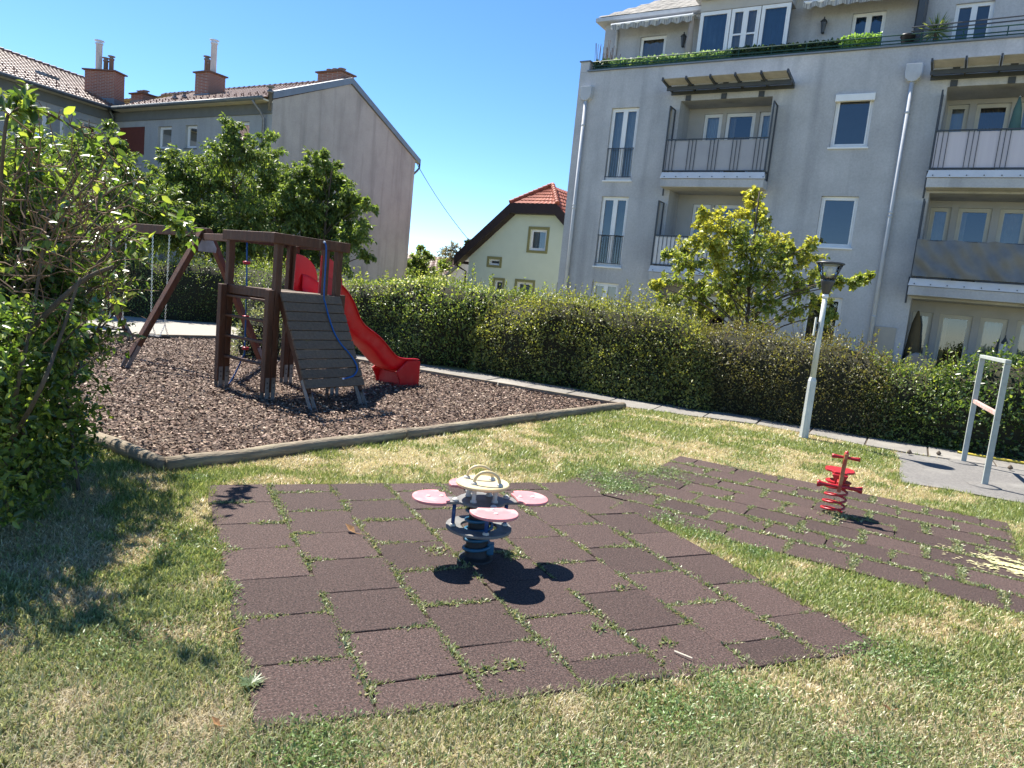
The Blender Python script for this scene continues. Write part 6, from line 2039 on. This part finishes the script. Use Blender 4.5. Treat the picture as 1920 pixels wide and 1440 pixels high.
# ================================================================== bark chips, grass, weeds
def scatter(poly, n):
    xs = [p[0] for p in poly]; ys = [p[1] for p in poly]
    x = RNG.uniform(min(xs), max(xs), n); y = RNG.uniform(min(ys), max(ys), n)
    k = inside(x, y, poly)
    return x[k], y[k]


x, y = scatter(PIT, 210000)
keep = RNG.random(len(x)) < np.clip(9.0 / y, 0, 1) ** 1.3
x, y = x[keep], y[keep]; n = len(x)
z = .012 + .03 * fbm(x * 1.2, y * 1.2, 8) + RNG.uniform(0, .022, n)
pos = np.stack([x, y, z], 1)
ax = unit(np.stack([RNG.normal(0, 1, n), RNG.normal(0, 1, n), RNG.normal(0, .28, n)], 1))
cc = cols(n, [(.085, .05, .033), (.14, .087, .06), (.225, .15, .105), (.42, .32, .24)], [3, 4, 3, 1.5], .25)
leaves('bark_chips', pos - ax * .02, ax, RNG.normal(0, .45, (n, 3)) + (0, 0, 1), RNG.uniform(.022, .05, n) * (1 + y / 30), cc, 'chip', None, ratio=.45, fold=.1, kind='stuff')
tag(bpy.data.objects['bark_chips'], 'brown bark chips covering the play area bed', 'bark chips')

def inset(poly, e):
    c_ = np.mean([np.array(p) for p in poly], 0)
    return [tuple(c_ + (np.array(p) - c_) * (1 - e / np.linalg.norm(np.array(p) - c_))) for p in poly]


NOGRASS = [inset(MAT1, .035), inset(MAT2, .035), inset(PIT, -.06), PATH, PAD]
ctr1 = (np.array(MAT1[0]) + np.array(MAT1[2])) / 2
shrink = [ctr1 + (np.array(p) - ctr1) * .955 for p in MAT1]


def lawn_pts(x0, x1, y0, y1, dens, jit):
    n = int((x1 - x0) * (y1 - y0) * dens)
    x = RNG.uniform(x0, x1, n); y = RNG.uniform(y0, y1, n)
    jx = (fbm(x * 6, y * 6, 11, 3) - .5) * jit; jy = (fbm(x * 6, y * 6, 21, 3) - .5) * jit
    jx = np.where(np.hypot(x - 1.2, y - 6.15) < .55, 0, jx); jy = np.where(np.hypot(x - 1.2, y - 6.15) < .55, 0, jy)
    bad = np.zeros(n, bool)
    for pl in NOGRASS:
        bad |= inside(x + jx, y + jy, pl)
    bad |= inside(x, y, [tuple(p) for p in shrink])
    # trodden, thin places
    thin = fbm(x * .9, y * .9, 31, 4)
    bad |= (thin < .36) & (RNG.random(n) < .4)
    return x[~bad], y[~bad]


GX, GY, GS = [], [], []
for (x0, x1, y0, y1, dens, sc) in ((-3.2, 3.8, 1.55, 3.2, 26000, .8), (-4.2, 5.0, 3.2, 4.8, 15000, .95), (-5.0, 6.5, 4.8, 7.5, 8000, 1.2), (-4.5, 8.0, 7.5, 10.0, 4600, 1.55), (-2.5, 9.0, 10.0, 13.6, 2800, 2.0)):
    x, y = lawn_pts(x0, x1, y0, y1, dens, .16)
    GX.append(x); GY.append(y); GS.append(np.full(len(x), sc))
x, y, sc = np.concatenate(GX), np.concatenate(GY), np.concatenate(GS); n = len(x)
green = fbm(x * .75 + 3, y * .75, 41, 4) + (fbm(x * 3.6, y * 3.6, 51, 3) - .5) * .9
pg = np.clip((green - .36) * 3.2, 0, 1) * np.clip(.30 + (y - 2.2) * .22 + np.clip(-x - .6, 0, 1.5) * .25, .28, 1.0)
cornerg = np.exp(-(((x - 1.35) / .7) ** 2 + ((y - 7.3) / .9) ** 2))     # damp corner between the mats
pg = np.clip(pg + cornerg * .8, 0.05, .95)
isg = RNG.random(n) < pg
colg = cols(n, [(.13, .18, .045), (.185, .24, .062), (.265, .315, .095), (.40, .42, .20)], [3, 4, 3, 2], .22)
cols_ = cols(n, [(.42, .35, .19), (.52, .445, .26), (.64, .57, .37), (.28, .22, .12)], [3, 4, 2.5, 2], .22)
c = np.where(isg[:, None], colg, cols_)
dryn = np.clip((4.6 - y) / 2.2, 0, 1)[:, None] * .35
c = c * (1 - dryn) + dryn * (c.mean(1, keepdims=True) * .55 + np.array([.17, .16, .115]))     # drier, greyer turf at the trodden front
tuft = vnoise(x * 2.3, y * 2.3, 61)
hgt = np.where(isg, RNG.uniform(.014, .042, n), RNG.uniform(.012, .040, n)) * (1 + .25 * (sc - 1)) * (.7 + .7 * tuft)
wid = np.where(isg, RNG.uniform(.0026, .0055, n), RNG.uniform(.0018, .0038, n)) * sc
an = RNG.uniform(0, 2 * math.pi, n) + 3.0 * fbm(x * 4, y * 4, 81, 2)
lean = np.where(isg, RNG.uniform(.2, 1.9, n), RNG.uniform(.6, 4.5, n))
d = np.stack([np.cos(an), np.sin(an)], 1)
bn = an + math.pi / 2 + RNG.normal(0, .7, n)
w2 = np.stack([np.cos(bn), np.sin(bn)], 1) * wid[:, None]
base = np.stack([x, y, np.full(n, -.010)], 1)
vz = np.zeros((n, 1))
L = hgt / np.sqrt(1 + lean ** 2) * 1.35
mid = base + np.concatenate([d * (L * lean * .42)[:, None], (L * .68)[:, None]], 1) + (0, 0, .004)
tip = base + np.concatenate([d * (L * lean)[:, None], (L * .92)[:, None]], 1) + (0, 0, .008)
v0 = base + np.concatenate([w2, vz], 1); v1 = base - np.concatenate([w2, vz], 1)
m0 = mid + np.concatenate([w2 * .8, vz], 1); m1_ = mid - np.concatenate([w2 * .8, vz], 1)
near = y < 4.8                       # bent blades close by, single triangles farther off
kN = int(near.sum()); kF = n - kN
vN = np.stack([v0[near], v1[near], m0[near], m1_[near], tip[near]], 1).reshape(-1, 3)
iN = (np.arange(kN) * 5)[:, None]
tN = np.concatenate([iN + [[0, 1, 3]], iN + [[0, 3, 2]], iN + [[2, 3, 4]]], 0)
vF = np.stack([v0[~near], v1[~near], tip[~near]], 1).reshape(-1, 3)
tF = (np.arange(kF) * 3)[:, None] + [[0, 1, 2]] + 5 * kN
go = raw_mesh('grass', np.concatenate([vN, vF]), np.concatenate([tN, tF]), 'grass', None, np.concatenate([np.repeat(c[near], 5, 0), np.repeat(c[~near], 3, 0)]), 'stuff')
tag(go, 'short patchy lawn grass, green mixed with dry straw', 'grass')

# broad-leaved weeds and clover mats in the lawn
WP = []
for (cx, cy, r, k) in ((1.2, 7.1, .26, 700), (1.0, 7.45, .36, 700), (1.75, 7.9, .35, 500), (2.2, 3.95, .22, 420), (2.45, 3.75, .2, 320), (0.9, 3.05, .2, 380), (1.25, 3.3, .2, 380), (-0.62, 2.55, .18, 420), (1.7, 5.75, .16, 260), (2.05, 5.45, .14, 160),
                       (-1.55, 5.2, .14, 150), (-1.35, 3.9, .12, 120), (1.7, 2.9, .25, 380), (0.5, 2.6, .22, 320), (2.6, 2.9, .3, 380), (-0.2, 2.3, .2, 260), (1.5, 6.1, .15, 150), (-2.6, 5.9, .12, 120), (2.9, 8.6, .2, 150), (-2.0, 4.4, .25, 240), (-1.75, 3.2, .25, 240)):
    q = RNG.normal(0, 1, (int(k * 3.2), 2)) * r * .6 + (cx, cy); WP.append(q)
q = np.concatenate(WP); n = len(q)
bad = inside(q[:, 0], q[:, 1], [tuple(p) for p in shrink]); q = q[~bad]; n = len(q)
pos = np.concatenate([q, RNG.uniform(.0, .03, (n, 1))], 1)
leaves('lawn_weeds', pos, np.concatenate([RNG.normal(0, 1, (n, 2)), RNG.uniform(.2, 1.1, (n, 1))], 1), RNG.normal(0, .5, (n, 3)) + (0, 0, 1), RNG.uniform(.010, .028, n), cols(n, [(.10, .17, .05), (.15, .23, .07), (.22, .30, .12)], [1, 1, 1]), 'grass', None, ratio=.42, kind='stuff')
tag(bpy.data.objects['lawn_weeds'], 'green broad-leaved weeds in the lawn', 'weeds')

# weeds in the joints of the mats
JP, JS = [], []
for k, (p, q, st) in enumerate(JOINTS):
    p, q = np.array(p), np.array(q); L = np.linalg.norm(q - p)
    m_ = int(L * 720)
    t = RNG.random(m_)
    cov = fbm(t * L * 5 + k * 7.3, t * 0 + k * 1.7, 71, 3)
    kp = cov > (1 - st) * .50 + .235
    amt = np.clip((cov - ((1 - st) * .50 + .235)) * 4.5, 0, 1)
    t = t[kp]; amt = amt[kp]
    d = (q - p) / L; s = np.array([-d[1], d[0]])
    off = RNG.normal(0, 1, len(t)) * (.004 + .015 * amt)
    JP.append(p + d * (t * L)[:, None] + s * off[:, None]); JS.append(amt)
# thicker tufts
for (cx, cy, r, k) in ((-0.42, 4.78, .09, 170), (0.13, 4.86, .09, 150), (3.30, 6.80, .13, 260), (3.45, 6.75, .09, 120), (0.13, 3.34, .07, 120), (0.02, 3.28, .05, 60), (1.02, 5.55, .05, 90), (1.0, 3.75, .05, 90), (3.55, 7.35, .06, 70), (2.0, 6.55, .06, 80), (2.65, 6.15, .06, 90), (2.9, 5.85, .05, 90), (0.62, 3.85, .06, 60), (4.3, 6.1, .06, 60), (1.62, 6.8, .05, 60), (0.85, 4.45, .06, 70), (2.35, 6.35, .05, 60)):
    JP.append(RNG.normal(0, 1, (k, 2)) * r * .5 + (cx, cy)); JS.append(np.full(k, 1.4))
q = np.concatenate(JP); am = np.concatenate(JS); n = len(q)
pos = np.concatenate([q, np.full((n, 1), .004)], 1)
ll = RNG.uniform(.011, .020, n) + .023 * am * RNG.random(n)
leaves('joint_weeds', pos, np.concatenate([RNG.normal(0, 1, (n, 2)), RNG.uniform(.15, 1.3, (n, 1))], 1), RNG.normal(0, .6, (n, 3)) + (0, 0, 1), ll, cols(n, [(.15, .19, .07), (.22, .26, .12), (.31, .34, .19), (.37, .34, .21)], [3, 3, 2, 1.2]), 'grass', None, ratio=.36, kind='stuff')
tag(bpy.data.objects['joint_weeds'], 'pale green weeds growing in the joints of the rubber mats', 'weeds')

# leafy rosette at the mat corner
rp_ = np.array([-1.02, 2.95, .0])
t = thing('rosette_plant', 'flat pale weed rosette at the front left edge of the near mat', 'plant', rp_)
n = 16; an = np.linspace(0, 2 * math.pi, n, endpoint=False) + RNG.normal(0, .12, n)
leaves('leaf', np.tile(rp_ + (0, 0, .02), (n, 1)), np.stack([np.cos(an), np.sin(an), np.full(n, .25)], 1), np.tile([0, 0, 1.0], (n, 1)) + RNG.normal(0, .1, (n, 3)), RNG.uniform(.055, .085, n), cols(n, [(.07, .115, .04), (.10, .14, .06)], [1, 1]), 'hedge_leaf', t, ratio=.24)

# yellow chalk scribble rubbed over the right end of the far mat
n = 1500
u = RNG.normal(0, .17, n); v = RNG.normal(0, .13, n)
mb = MB()
for a, b in zip(u, v):
    if fbm(np.array([a * 9.0]), np.array([b * 16.0]), 91, 3)[0] < .47: continue
    p = m2(3.45 + a * 1.2, -1.60 + b); ang = Y2 + RNG.normal(0, .5); dd = np.array([math.cos(ang), math.sin(ang)]); l = RNG.uniform(.006, .03); s = np.array([-dd[1], dd[0]]) * RNG.uniform(.003, .008)
    zc = .0175 + RNG.uniform(0, .0012)
    mb.add([(*(p - dd * l - s * .5), zc), (*(p + dd * l * .3 - s), zc), (*(p + dd * l + s * .4), zc), (*(p - dd * l * .4 + s), zc)], [(0, 1, 2, 3)])
o = mb.build('chalk_scribble', 'chalk', None); o['kind'] = 'stuff'
tag(o, 'pale yellow chalk scribble on the right end of the far rubber mat', 'chalk drawing')
